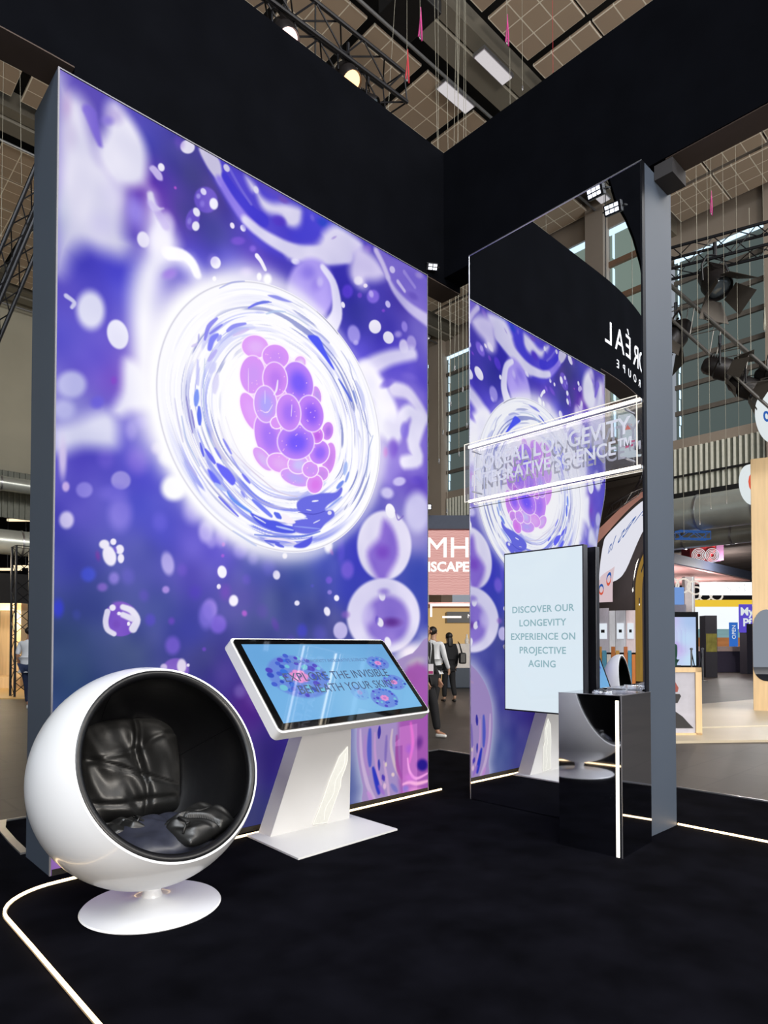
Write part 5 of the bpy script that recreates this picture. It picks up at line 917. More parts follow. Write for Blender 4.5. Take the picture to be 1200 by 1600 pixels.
M_glass = emit('lamp_lens_lit', (255, 196, 140), 2.6); M_glass2 = emit('lamp_lens_pinkish', (255, 214, 205), 2.6)
M_lensd = mat('dark_lens', (96, 108, 118), .12, .3); M_can = mat('lamp_housing_black', (34, 30, 30), .4, .4, var=.3)
def stage_lamp(loc, aim, label, s=1.0, lens=None, doors=True, group=None):
    """fresnel lamp: local -Z is the beam"""
    q = (Vector(aim) - Vector(loc)).to_track_quat('-Z', 'Y'); M = q.to_matrix().to_4x4() @ Matrix.Scale(s, 4)
    t_ = thing('stage_lamp', label, 'stage lamp', loc, 0, group)
    obj('lamp_body', lathe(B(), [(0, .22), (.07, .215), (.105, .17), (.115, .05), (.135, .03), (.135, -.10), (.125, -.12), (.118, -.10), (.115, -.06), (0, -.06)], 28, M), M_can, t_, smooth='auto')
    bm = B()
    for k in range(4): box(bm, (-.09, .10 - .0, .06 + k * .03), (.09, .125, .072 + k * .03), M)
    obj('cooling_fin', bm, M_can, t_)
    obj('lens', lathe(B(), [(0, -.112), (.06, -.108), (.112, -.09), (.112, -.085), (0, -.085)], 28, M), lens or M_lensd, t_, smooth=True)
    up = Vector((0, 0, 1)); side = (M.to_3x3() @ Vector((1, 0, 0))).normalized()
    bm = B(); p = [side * .16 * s, side * .17 * s + up * .16 * s, side * .10 * s + up * .27 * s, up * .29 * s, -side * .10 * s + up * .27 * s, -side * .17 * s + up * .16 * s, -side * .16 * s]
    tube(bm, p, .011 * s, 6); tube(bm, [up * .28 * s, up * .42 * s], .02 * s, 8)
    obj('yoke', bm, M_tb, t_, smooth='auto')
    if doors:
        for a in range(4):
            Mz = M @ Matrix.Rotation(R(90 * a), 4, 'Z'); bm = B()
            w0, w1 = (.11, .19) if a % 2 == 0 else (.09, .13)
            pts = [(-w0, .12, -.115), (w0, .12, -.115), (w1, .235, -.30), (-w1, .235, -.30)]
            v = [bm.verts.new(Mz @ Vector(q_)) for q_ in pts] + [bm.verts.new(Mz @ Vector((q_[0], q_[1] + .004, q_[2]))) for q_ in pts]
            bm.faces.new(v[:4]); bm.faces.new(v[4:])
            for i in range(4): bm.faces.new((v[i], v[(i + 1) % 4], v[4 + (i + 1) % 4], v[4 + i]))
            obj('barn_door', bm, mat('barn_door_metal', (70, 64, 58), .5, .4), t_)
    return t_
stage_lamp((3.70, 5.42, 7.52), (3.75, 4.2, 5.6), 'lit stage lamp on the black truss, nearest the top left', .95, M_glass2, False)
stage_lamp((4.67, 5.58, 7.78), (4.75, 4.3, 5.9), 'lit amber stage lamp on the black truss above the header', .95, M_glass, False)
stage_lamp((5.10, 5.72, 7.80), (6.0, 4.6, 7.0), 'unlit dark stage lamp at the end of the black truss', .85, None, False)
stage_lamp((13.23, 4.74, 8.35), (12.4, 3.0, 5.6), 'large black stage lamp with open barn doors hanging at upper right', 1.9)
stage_lamp((13.23, 5.50, 7.55), (12.2, 6.6, 5.4), 'stage lamp with barn doors half hidden behind the mirror wall side', 1.7)
stage_lamp((13.07, 4.61, 6.60), (13.6, 3.0, 5.8), 'stage lamp with tilted barn doors under the sloping silver truss', 1.5)
stage_lamp((13.31, 4.25, 6.20), (13.8, 2.8, 5.2), 'lowest stage lamp with a pale open barn door under the sloping truss', 1.45)
stage_lamp((13.4, 3.85, 6.35), (13.4, 2.0, 5.9), 'stage lamp at the right edge where the sloping truss leaves the view', 1.2)
M_wled = emit('cool_led_face', (236, 240, 250), 2.6)
def flood(loc, aim, label, s=1.0, n=2):
    q = (Vector(aim) - Vector(loc)).to_track_quat('-Z', 'Y'); M = q.to_matrix().to_4x4() @ Matrix.Scale(s, 4)
    t_ = thing('flood_lamp', label, 'lamp', loc)
    obj('lamp_body', box(B(), (-.10, -.06, -.02), (.10, .06, .06), M, bev=.01), M_tb, t_)
    bm = B()
    for k in range(n):
        for m_ in (-1, 1): box(bm, (-.08 + k * .16 / n, m_ * .025 - .018, -.026), (-.08 + (k + .8) * .16 / n, m_ * .025 + .018, -.02), M)
    obj('led_face', bm, M_wled, t_)
    bm = B(); tube(bm, [M @ Vector((-.12, 0, .02)), M @ Vector((-.12, 0, .14)), M @ Vector((.12, 0, .14)), M @ Vector((.12, 0, .02))], .008, 6); obj('bracket', bm, M_tb, t_)
flood((4.44, 4.085, 4.88), (3.2, 2.2, 3.4), 'tiny lit flood lamp at the top right corner of the lightbox', .55)
flood((2.33, 3.41, 6.10), (5.5, 3.0, 4.6), 'twin-row lit flood lamp reflected near the top of the mirror wall, the lower one', .95, 3)
flood((2.47, 3.54, 6.28), (5.5, 3.4, 4.8), 'lit flood lamp reflected near the top of the mirror wall, the upper one', .95, 3)
flood((15.6, 14.6, 5.86), (12, 10, 5.0), 'white flood lamp standing on the dark canopy in the gap between the walls', 1.6)
M_cab = mat('steel_cable', (150, 146, 132), .5, .3); M_cabk = mat('black_cable', (16, 16, 18), .6); M_red = mat('red_sling', (170, 40, 50), .7); M_pink = mat('magenta_sling', (176, 50, 120), .7)
def cable(p, L, label, m=None, r=.0028, hook=True, sling=None, tilt=0.0):
    """vertical suspension cable of length L hanging from the roof, lower end at p"""
    t_ = thing('suspension_cable', label, 'cable', p)
    o = obj('wire', tube(B(), [(0, 0, 0), (tilt, -tilt, L)], r, 6), m or M_cab, t_)
    if hook:
        bm = B(); tube(bm, [(0, 0, 0), (.014, 0, -.02), (.0, 0, -.04), (-.014, 0, -.02)], .004, 6, closed=True); box(bm, (-.008, -.006, -.01), (.008, .006, .03)); obj('hook', bm, M_alu, t_)
    if sling: obj('sling', tube(B(), [(-.03, 0, -.02), (0, .01, .12), (.012, 0, .42), (.02, -.01, .10), (.035, 0, -.04)], .012, 6), sling, t_, smooth=True)
gapl = ['first', 'second', 'third', 'fourth', 'fifth', 'sixth', 'seventh', 'eighth']
for (x, y, z, tl), nm in zip([(6.71, 6.05, 3.9, .0), (6.75, 6.01, 4.3, -.12), (6.79, 5.975, 3.2, .16), (6.83, 5.94, 4.7, -.05), (6.87, 5.90, 5.2, .10), (6.91, 5.86, 4.0, 0), (6.95, 5.82, 4.9, .04), (6.99, 5.785, 4.4, 0)], gapl):
    cable((x, y, z), 12 - z + 2.0, 'thin pale steel cable in the gap between lightbox and mirror, %s from the left' % nm, tilt=tl, r=.003)
for p, L, lb, kw in [((6.39, 6.35, 9.3), 5.0, 'steel cable with red sling hanging above the end of the black truss', dict(sling=M_red)),
    ((6.15, 6.5, 8.6), 5.7, 'slanting steel cable holding the end of the black truss', dict(tilt=.25)),
    ((6.52, 6.22, 9.9), 4.4, 'steel cable with magenta sling beside the roof beam', dict(sling=M_pink)),
    ((7.67, 6.52, 10.0), 4.3, 'lone thin cable crossing the lower rectangular ceiling light', dict()),
    ((7.83, 5.69, 10.3), 4.0, 'steel cable with a magenta sling and hook left of the black return header', dict(sling=M_pink)),
    ((7.86, 5.66, 7.0), 3.2, 'pair cable running down behind the header from the magenta sling', dict(hook=False)),
    ((7.99, 5.53, 9.6), 4.7, 'thin cable at the top right of the centre roof panels', dict()),
    ((8.32, 5.22, 9.5), 4.8, 'orange red cable across the roof panels at the top', dict(m=M_red)),
    ((5.2, 6.9, 7.9), 6.4, 'black cable pair rising from the truss between the two lit lamps', dict(m=M_cabk, hook=False, r=.012)),
    ((12.65, 4.59, 9.4), 5.0, 'steel cable with a curl above the large stage lamp at upper right', dict(sling=M_pink)),
    ((13.36, 3.93, 7.2), 7.2, 'long steel cable down the right edge to a hook', dict(sling=M_cab)),
    ((12.24, 4.98, 3.4), 11, 'thin cable nearest the grey side of the mirror wall', dict(hook=False)),
    ((12.46, 4.78, 3.6), 10.8, 'thin cable left of the half hidden stage lamp, crossing the sloping truss', dict(r=.004)),
    ((12.66, 4.66, 3.9), 10.5, 'thin cable below the large stage lamp ending above the duct', dict()),
    ((12.85, 4.45, 4.0), 10.4, 'thin cable passing the middle of the corrugated band', dict(r=.0026)),
    ((12.99, 4.27, 5.2), 9.2, 'thin cable left of the round white sign', dict(r=.0026)),
    ((2.25, 10.22, 7.0), 7.4, 'thin cable at the left edge beside the lightbox side', dict(hook=False)),
    ((2.45, 10.03, 7.8), 6.5, 'slanting thin cable near the left roof panels', dict(hook=False, tilt=-.12)),
    ((-4.6, 7.2, 8.6), 5.8, 'cable with magenta sling reflected in front of the concrete column', dict(m=M_cabk, sling=M_pink)),
    ((-4.1, 6.9, 7.6), 6.8, 'black cable reflected beside the bright window in the mirror', dict(m=M_cabk, hook=False, r=.012)),
    ((-2.1, 7.1, 8.9), 5.4, 'thin pale cable reflected left of the concrete column', dict()),
    ((-1.7, 7.4, 9.2), 5.1, 'cable with red sling reflected under the roof lamp panel', dict(sling=M_red))]:
    cable(p, L, lb, **kw)
def duct(a, b, r, label, gap=1.5):
    a, b = Vector(a), Vector(b); d = b - a; n = int(d.length / gap); t_ = thing('air_duct', label, 'duct', a)
    obj('pipe', tube(B(), [(0, 0, 0), d], r, 40), mat('spiral_duct_steel', (196, 200, 194), .3, .5, var=.12, scale=1.5), t_, smooth='auto')
    for i in range(1, n):
        c = d * (i / n); o = obj('joint_ring', tube(B(), [c - d.normalized() * .03, c + d.normalized() * .03], r + .02, 40), M_alu, t_, smooth='auto')
duct((19.95, 26, 5.25), (19.95, 0, 5.25), .52, 'large silver air duct under the corrugated band at right')
duct((22.6, 26, 4.9), (22.6, 0, 4.9), .30, 'thinner duct with bluish sheen below the large right-hand duct')
duct((-8, 26.9, 7.25), (20, 26.9, 7.25), .27, 'upper silver air duct at the left edge')
duct((-8, 24.7, 4.80), (14, 24.7, 4.80), .42, 'lower larger silver air duct at the left edge')
tag(obj('steel_girder', box(B(), (20.25, -.5, 5.78), (20.55, 27, 6.0)), M_matt), 'long black girder between corrugated band and large duct', 'girder')

# ================================================================== PEOPLE
def skin(name, J, E_, m, parent, root=0, sub=2):
    me = bpy.data.meshes.new(name); me.from_pydata([j[0] for j in J], E_, []); o = bpy.data.objects.new(name, me); COL.objects.link(o)
    md = o.modifiers.new('s', 'SKIN'); md.use_smooth_shade = True
    for i, j in enumerate(J):
        v = me.skin_vertices[0].data[i]; rr = j[1] if isinstance(j[1], tuple) else (j[1], j[1]); v.radius = rr; v.use_root = (i == root)
    s = o.modifiers.new('u', 'SUBSURF'); s.levels = sub; s.render_levels = sub
    dg = bpy.context.evaluated_depsgraph_get(); dg.update(); m2 = bpy.data.meshes.new_from_object(o.evaluated_get(dg)); m2.name = name
    bpy.data.objects.remove(o, do_unlink=True); m2.materials.clear(); return link(name, m2, m, parent, True)
def person(loc, rz, H, label, shirt, pants, shoes, hair, skin_rgb=(190, 150, 125), long_hair=False, stride=.18, arm=(0.15, .1), slim=1.0, coat=False):
    """figure faces local -Y; z up; unit = height H"""
    t_ = thing('person', label, 'person', loc, rz)
    k = H; S_ = lambda x, y, z: (x * k, y * k, z * k); w = slim
    L = {}
    L['pel'] = S_(0, 0, .52); L['waist'] = S_(0, 0, .60); L['chest'] = S_(0, .0, .72); L['neckb'] = S_(0, .005, .815); L['neck'] = S_(0, -.005, .855); L['head'] = S_(0, -.015, .905); L['crown'] = S_(0, -.01, .955)
    def leg(s, st): return [S_(s * .052 * w, 0, .49), S_(s * .055, -st * .55 - .01, .28), S_(s * .055, -st + (.05 if st < 0 else 0), .045 + (.02 if st < 0 else 0)), S_(s * .062, -st - .075 + (.05 if st < 0 else 0), .018)]
    def armp(s, sw): return [S_(s * .105 * w, .0, .79), S_(s * .135 * w, .02 - sw * .35, .635), S_(s * .140 * w, -sw - .02, .49), S_(s * .138 * w, -sw - .03, .455)]
    mskin = mat('skin_%d' % skin_rgb[0], skin_rgb, .5, var=.05)
    J = [(L['pel'], (.085 * k * w, .06 * k)), (L['waist'], (.07 * k * w, .05 * k)), (L['chest'], (.088 * k * w, .058 * k)), (L['neckb'], (.045 * k, .04 * k)), (L['neck'], .030 * k), (L['head'], (.042 * k, .052 * k)), (L['crown'], (.030 * k, .036 * k))]
    Ed = [(i, i + 1) for i in range(6)]
    for s, st in ((1, stride), (-1, -stride)):
        b0 = len(J); J += [(p, q * k) for p, q in zip(leg(s, st), (.047, .033, .020, .018))]; Ed += [(0, b0), (b0, b0 + 1), (b0 + 1, b0 + 2), (b0 + 2, b0 + 3)]
    for s, sw in ((1, arm[0]), (-1, arm[1])):
        b0 = len(J); ap = armp(s, sw); J += [(p, q * k) for p, q in zip(ap, (.030, .022, .015, .017))]; Ed += [(2, b0), (b0, b0 + 1), (b0 + 1, b0 + 2), (b0 + 2, b0 + 3)]
        hx, hy, hz = ap[3]
        for f_, (dx, ln) in enumerate(((-.016, .034), (-.006, .040), (.004, .038), (.013, .030))):
            c0 = len(J); J += [((hx, hy + dx * k, hz - .016 * k), .0052 * k), ((hx - s * .006 * k, hy + dx * 1.2 * k, hz - ln * k), .0040 * k)]; Ed += [(b0 + 3, c0), (c0, c0 + 1)]
        c0 = len(J); J += [((hx, hy - .020 * k, hz - .002 * k), .0055 * k), ((hx, hy - .030 * k, hz - .018 * k), .0045 * k)]; Ed += [(b0 + 3, c0), (c0, c0 + 1)]
    skin('body', J, Ed, mskin, t_)
    # face: nose, eyes, mouth, ears
    hc = Vector(L['head'])
    bm = B(); lathe(bm, [(0, .012 * k), (.006 * k, .004 * k), (.008 * k, -.008 * k), (0, -.012 * k)], 10, Matrix.Translation(hc + Vector((0, -.052 * k, -.002 * k)))); obj('nose', bm, mskin, t_, True)
    for s in (-1, 1):
        obj('eye', lathe(B(), [(0, .0045 * k), (.005 * k, 0), (0, -.0045 * k)], 10, Matrix.Translation(hc + Vector((s * .016 * k, -.046 * k, .006 * k)))), M_black, t_)
        obj('ear', lathe(B(), [(0, .014 * k), (.006 * k, 0), (0, -.014 * k)], 10, Matrix.Translation(hc + Vector((s * .042 * k, .002 * k, 0)))), mskin, t_, True)
    obj('mouth', box(B(), hc + Vector((-.010 * k, -.047 * k, -.027 * k)), hc + Vector((.010 * k, -.042 * k, -.023 * k))), mat('lips', (140, 80, 75), .5), t_)
    # clothes
    e = .010 * k
    J = [(L['pel'], (.090 * k * w + e, .062 * k + e)), (L['waist'], (.078 * k * w + e, .052 * k + e)), (L['chest'], (.092 * k * w + e, .060 * k + e)), (S_(0, .005, .80), (.06 * k + e, .042 * k + e)), (S_(0, 0, .835), (.034 * k, .034 * k)), (S_(0, 0, .47), (.090 * k * w + e, .066 * k + e))]
    Ed = [(0, 1), (1, 2), (2, 3), (3, 4), (0, 5)]
    if coat: J.append((S_(0, 0, .40), (.095 * k * w + e, .07 * k + e))); Ed.append((5, 6))
    for s, sw in ((1, arm[0]), (-1, arm[1])):
        b0 = len(J); ap = armp(s, sw); q_ = .035 if not coat else .04
        long_ = shirt[1]
        J += [(ap[0], q_ * k), (ap[1], .030 * k)] + ([(ap[2], .023 * k)] if long_ else []); Ed += [(2, b0), (b0, b0 + 1)] + ([(b0 + 1, b0 + 2)] if long_ else [])
    skin('shirt', J, Ed, shirt[0], t_)
    J = [(L['pel'], (.088 * k * w, .064 * k))]; Ed = []
    for s, st in ((1, stride), (-1, -stride)):
        b0 = len(J); lg = leg(s, st); J += [(lg[0], .056 * k), (lg[1], .043 * k), (tuple(Vector(lg[2]) + Vector((0, 0, .012 * k))), .034 * k)]; Ed += [(0, b0), (b0, b0 + 1), (b0 + 1, b0 + 2)]
    skin('trousers', J, Ed, pants, t_)
    for s, st in ((1, stride), (-1, -stride)):
        lg = leg(s, st); a_, b_2 = Vector(lg[2]), Vector(lg[3])
        skin('shoe', [((a_.x, a_.y + .018 * k, .020 * k), .021 * k), ((a_.x, (a_.y + b_2.y) / 2, .022 * k), (.024 * k, .020 * k)), ((b_2.x, b_2.y - .008 * k, .016 * k), (.022 * k, .014 * k))], [(0, 1), (1, 2)], shoes, t_)
    hm = lathe(B(), [(math.sin(math.pi * q / 12), math.cos(math.pi * q / 12)) for q in range(13)], 20, Matrix.Translation((0, .012 * k, .932 * k)) @ Matrix.Diagonal((.049 * k, .057 * k, .050 * k, 1)))
    ho = obj('hair', hm, hair, t_, True)
    if long_hair: skin('hair', [(S_(0, .035, .92), (.040 * k, .026 * k)), (S_(0, .05, .84), (.046 * k, .024 * k)), (S_(0, .055, .77), (.034 * k, .018 * k))], [(0, 1), (1, 2)], hair, t_)
    return t_
M_wh = mat('white_cotton', (225, 227, 232), .85, var=.04); M_bk = mat('black_cloth', (20, 20, 24), .85, var=.2); M_jean = mat('blue_denim', (34, 46, 78), .8, var=.2, scale=30); M_hair = mat('dark_hair', (20, 15, 13), .5, var=.3)
M_shoe = mat('white_shoe', (214, 214, 212), .6); M_green = mat('dark_green_cloth', (16, 66, 56), .85); M_shoeb = mat('black_shoe', (22, 20, 20), .5)
FW = -43.1     # rz so that a figure's local -Y points back to where we stand
pA = person((9.80, 9.00, -.004), R(FW + 150), 1.76, 'man in white shirt and black trousers seen from behind in the gap between the walls', (M_wh, True), M_bk, M_shoeb, M_hair, stride=.05, arm=(.06, .10), slim=1.0)
bag = obj('strap', tube(B(), [(.10, -.13, 1.42), (-.02, -.135, 1.2), (-.15, -.12, .98)], .012, 6), mat('pale_strap', (200, 205, 208), .7), pA)
pB = person((11.76, 10.30, -.004), R(FW + 200), 1.68, 'woman with long dark hair dressed in black with a shoulder bag, furthest in the gap', (M_bk, True), M_bk, M_shoeb, M_hair, long_hair=True, stride=.03, arm=(.05, .02), slim=.9, coat=True)
sb = thing('shoulder_bag', 'black shoulder bag on the woman in black', 'bag', (11.90, 10.05, .92), R(FW))
obj('bag_body', box(B(), (-.04, -.12, -.02), (.12, .10, .24), bev=.03), M_black, sb); obj('bag_strap', tube(B(), [(.03, -.09, .22), (-.03, -.03, .45), (-.06, .02, .50), (-.02, .06, .42), (.03, .08, .22)], .010, 6), M_black, sb)
pC = person((6.98, 6.595, -.004), R(FW + 60), 1.72, 'man in dark jacket with a white lanyard badge stepping out from behind the lightbox', (M_bk, True), M_bk, M_shoe, M_hair, (170, 125, 100), stride=.10, arm=(.05, .08), slim=1.1, coat=True)
lan = thing('lanyard_badge', 'white and pink badge hanging from a white lanyard on the man in dark jacket', 'badge', (6.78, 6.40, 1.10), R(FW))
obj('card', box(B(), (.03, -.006, -.17), (.13, .0, -.02), bev=.004), mat('badge_white', (232, 226, 232), .4), lan); obj('card_band', box(B(), (.035, -.008, -.16), (.125, -.005, -.12)), M_pink, lan)
obj('lanyard', tube(B(), [(.0, 0, .36), (.03, -.01, .2), (.08, -.004, -.02), (.10, -.01, .2), (.09, .0, .33)], .008, 6), M_wh, lan)
pD = person((4.04, 15.42, -.004), R(FW + 175), 1.78, 'man in white T-shirt and jeans walking away at the left edge', (M_wh, False), M_jean, M_shoe, M_hair, (176, 128, 100), stride=.06, arm=(.02, .02), slim=1.1)
pE = person((14.05, 6.05, -.004), R(FW + 215), 1.7, 'person in dark green top half hidden behind the mirror wall side', (M_green, True), M_bk, M_shoeb, M_hair, stride=.04, slim=1.1, coat=True)

# ================================================================== NEIGHBOURING BOOTHS
def local(loc, rz=FW): return loc, R(rz)
M_navy = mat('slate_blue_fascia', (64, 72, 92), .6)
M_pinks = mat('pink_mesh_fabric', (222, 168, 164), .8, var=.08, scale=40)
def pink_mesh():
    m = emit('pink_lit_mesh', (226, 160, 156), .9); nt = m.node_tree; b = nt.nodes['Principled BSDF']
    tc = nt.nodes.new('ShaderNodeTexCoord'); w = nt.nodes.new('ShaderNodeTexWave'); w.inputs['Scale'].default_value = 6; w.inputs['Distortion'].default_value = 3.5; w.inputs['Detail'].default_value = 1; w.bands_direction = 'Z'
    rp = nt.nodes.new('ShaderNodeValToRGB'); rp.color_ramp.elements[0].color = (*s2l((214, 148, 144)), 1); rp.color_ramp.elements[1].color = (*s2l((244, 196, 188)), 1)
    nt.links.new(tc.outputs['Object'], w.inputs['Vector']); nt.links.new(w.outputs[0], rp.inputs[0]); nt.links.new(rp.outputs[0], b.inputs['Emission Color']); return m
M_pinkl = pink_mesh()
t = thing('pavilion', 'large exhibition pavilion with slate fascia and pink illuminated lettering wall', 'booth', (16.6, 14.6, 0))
O = Vector((16.6, 14.6, 0))
pp = [(14.6, 17.0), (16.11, 15.05), (17.14, 14.09), (19.0, 13.6), (31, 13.3), (43.5, 13.5), (43.5, 18.3), (14.6, 18.3)]
obj('canopy', prism(B(), [(x - O.x, y - O.y) for x, y in pp], 5.27, 5.72), M_navy, t)
pi2 = [(15.0, 17.0), (16.2, 15.25), (17.25, 14.3), (19.05, 13.8), (31, 13.5), (43.3, 13.7), (43.3, 18.2), (15.0, 18.2)]
obj('pink_ceiling', prism(B(), [(x - O.x, y - O.y) for x, y in pi2], 5.20, 5.268), M_pinks, t)
Mf = Matrix.Translation(Vector((16.75, 14.72, 0)) - O) @ Matrix.Rotation(R(FW), 4, 'Z')
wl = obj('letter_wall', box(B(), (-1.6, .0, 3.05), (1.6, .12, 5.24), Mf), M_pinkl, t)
Mt = Mf @ Matrix.Translation((0, -.02, 0)) @ Matrix.Rotation(R(90), 4, 'X')
M_wl = emit('white_lit_letter', (255, 246, 240), 1.5)
text('lettering', 'LVMH', .98, Mt @ Matrix.Translation((-.55, 4.62, 0)), M_wl, wl, .02, bold=.0, xs=1.05)
text('lettering', 'DREAMSCAPE', .46, Mt @ Matrix.Translation((-.68, 3.98, 0)), M_wl, wl, .02, bold=.012)
bm = B()
for sx in (-.36, -.02, .27, .62): box(bm, (sx - .09, -.03, 4.26), (sx + .09, -.01, 4.30), Mf)
obj('pink_soffit', box(B(), (-1.6, -.1, 2.72), (1.6, 2.4, 2.78), Mf), M_pinks, t)
bm = B(); box(bm, (-.62, -1.0, 2.60), (1.6, -.94, 2.68), Mf); box(bm, (-.66, -1.0, 2.25), (-.60, -.94, 2.68), Mf); box(bm, (-.30, -1.4, 2.20), (.3, -1.35, 2.26), Mf)
obj('light_line', bm, M_wl, t)
obj('black_bulkhead', box(B(), (-.15, -1.35, 2.05), (1.6, -.6, 2.40), Mf), M_black, t)
text('lettering', 'MOËT HENNESSY', .18, Mf @ Matrix.Translation((1.2, -1.37, 2.25)) @ Matrix.Rotation(R(90), 4, 'X'), M_wl, t, .004)
obj('warm_back_wall', box(B(), (-1.6, 2.4, 0), (1.6, 2.5, 2.72), Mf), emit('warm_lit_wood', (232, 190, 128), .85, var=.3, scale=1.2), t)  # lamplight falling on the wood put in as emission
bm = B(); box(bm, (.05, -1.6, 0), (1.6, -.9, 1.38), Mf, bev=.05); obj('counter', bm, mat('white_counter', (214, 206, 200), .5), t)
bm = B(); box(bm, (-.2, -1.9, 0), (1.6, -1.62, .62), Mf, bev=.03); obj('grey_plinth', bm, M_side, t)
bm = B()
for k in range(5): lathe(bm, [(0, 0), (.06, 0), (.07, .12), (.03, .2), (.03, .3), (0, .3)], 14, Mf @ Matrix.Translation((.5 + .2 * k, -1.2 + .05 * (k % 2), 1.38)))
obj('tableware', bm, mat('ceramic', (220, 214, 206), .3), t)
lamp('booth_lamp', 'POINT', (16.2, 13.9, 2.5), 60, (1, .85, .7), .2); lamp('booth_lamp', 'POINT', (33, 15.2, 3.6), 420, (1, .9, .88), .5); lamp('booth_lamp', 'POINT', (40, 16, 3.6), 300, (1, .9, .9), .5)
# round ring lights under the canopy
M_cry = emit('crystal_ring_light', (250, 240, 228), 1.0, var=.4, scale=6)
def ring_lamp(x, y, z, n, label):
    t_ = thing('ring_chandelier', label, 'chandelier', (x, y, z)); rr = random.Random(int(x * 10))
    for k in range(n):
        u = (k - n / 2) * .62; bm = B(); q = Matrix.Translation((.73 * u, -.684 * u, rr.uniform(-.25, .2))) @ Matrix.Rotation(R(FW), 4, 'Z') @ Matrix.Rotation(R(90 + rr.uniform(-25, 25)), 4, 'X')
        pts = [q @ Vector((.38 * math.cos(a * .42), .38 * math.sin(a * .42), 0)) for a in range(15)]; tube(bm, pts, .05, 6, closed=True); obj('ring', bm, M_cry, t_, smooth=True)
    obj('hanger', tube(B(), [(0, 0, .2), (0, 0, 5.2 - z)], .01, 6), M_alu, t_)
ring_lamp(27.6, 11.9 + 1.9, 4.72, 2, 'glowing ring chandelier under the slate canopy beside the mirror wall side')
ring_lamp(35.2, 15.0, 4.62, 6, 'glowing ring chandelier in the middle of the slate canopy')
ring_lamp(41.2, 15.2, 4.55, 3, 'glowing ring chandelier at the right end of the slate canopy')

M_wood = mat('pale_birch_panel', (228, 196, 150), .5, var=.08, scale=2.5, stretch=(6, 6, .5))
t = thing('wooden_pillar', 'tall pale wood pillar wall at the right edge', 'pillar', (14.46, 4.54, 0), R(FW - 29))
obj('panel', box(B(), (0, 0, 0), (2.4, .5, 5.12)), M_wood, t)
arch = [(.20 + .24 * math.cos(R(a)) + .04, 1.68 + .38 * math.sin(R(a))) for a in range(0, 181, 15)] + [(.24 + .24 * math.cos(R(a)), .92 + .30 * math.sin(R(a))) for a in range(180, 361, 15)]
bm = B(); prism(bm, arch, -.012, 0, Matrix.Rotation(R(90), 4, 'X') @ Matrix.Translation((0, 0, .0))); bmesh.ops.translate(bm, vec=(0, -.0, 0), verts=bm.verts)
mm = obj('mirror_inset', bm, M_mirror, t); mm.location = (0, -.008, 0)
mm['label'] = 'rounded mirror inset'
def disc_sign(loc, r, label, letters, m_face, rzz=FW):
    t_ = thing('round_sign', label, 'sign', loc, R(rzz))
    obj('disc', lathe(B(), [(0, -.04), (r, -.04), (r, .04), (0, .04)], 56, Matrix.Rotation(R(90), 4, 'X')), m_face, t_, smooth='auto')
    for s_, x, z, sz, m_ in letters: text('lettering', s_, sz, Matrix.Translation((x, -.045, z)) @ Matrix.Rotation(R(90), 4, 'X'), m_, t_, .004, bold=.01)
    return t_
M_wsign = emit('white_lit_sign', (232, 240, 242), .9); M_or = emit('orange_pink_print', (232, 96, 70), .9); M_bl = emit('blue_print', (40, 100, 190), .8)
M_mag = emit('magenta_print', (214, 50, 120), .9)
g = disc_sign((15.26, 4.76, 4.78), .43, 'oval white sign with an orange and pink letter G beside the wooden pillar', [('G', -.02, -.0, .60, M_or)], M_wsign, FW + 30)
disc_sign((13.66, 3.92, 5.63), .47, 'round white sign with blue marks cut by the right edge above the pillar', [('O', -.24, -.05, .26, M_bl), ('<', -.05, -.04, .22, M_bl)], M_wsign, FW + 30)
for o_ in (g,):
    obj('hanger', tube(B(), [(0, 0, .45), (0, 0, 6)], .006, 6), M_cab, o_)
t = thing('low_screen_wall', 'low white panel framed in pale wood with a dark figure print, beside the mirror wall side', 'partition', (9.69, 4.08, 0), R(FW))
obj('board', box(B(), (-.9, .02, .03), (.33, .05, 1.0)), mat('grey_white_board', (188, 186, 196), .6), t)
bm = B(); box(bm, (-.95, 0, .95), (.38, .07, 1.02)); box(bm, (-.95, 0, 0), (.38, .07, .06)); box(bm, (.29, 0, 0), (.38, .07, 1.02)); box(bm, (-.95, 0, 0), (-.88, .07, 1.02)); obj('frame', bm, M_wood, t)
bm = B(); prism(bm, [(-.2, .13), (.26, .13), (.18, .21), (.10, .30), (.0, .37), (-.2, .40)], 0, .006, Matrix.Translation((0, .018, 0)) @ Matrix.Rotation(R(90), 4, 'X')); prism(bm, [(-.2, .48), (.03, .50), (.08, .60), (.06, .63), (-.2, .64)], 0, .006, Matrix.Translation((0, .018, 0)) @ Matrix.Rotation(R(90), 4, 'X'))
obj('figure_print', bm, mat('printed_dark', (40, 38, 40), .6), t)
bm = B(); prism(bm, [(-.15, .66), (.03, .66), (.045, .72), (.0, .80), (-.15, .86)], 0, .006, Matrix.Translation((0, .018, 0)) @ Matrix.Rotation(R(90), 4, 'X')); obj('figure_print', bm, mat('printed_skin', (150, 70, 60), .6), t)
# pale timber floor of the right-hand stand
M_tf = mat('pale_stand_floor', (190, 176, 152), .45, var=.06, scale=1.5)
tag(obj('stand_floor', prism(B(), [(8.95, 3.95), (10.3, 2.9), (12.6, .2), (17.5, .2), (17.6, 5.4), (15.2, 5.83), (10.6, 4.7)], -.004, .03), M_tf), 'pale timber floor of the neighbouring stand at right', 'floor')
bm = B()
tag(obj('floor_inlay', bar(bar(B(), (10.5, 4.4, .031), (12.4, 3.2, .031), .12, .006), (12.4, 3.2, .031), (13.6, 1.8, .031), .12, .006), mat('cream_inlay', (232, 220, 192), .5)), 'cream line inlaid in the pale timber floor', 'inlay')
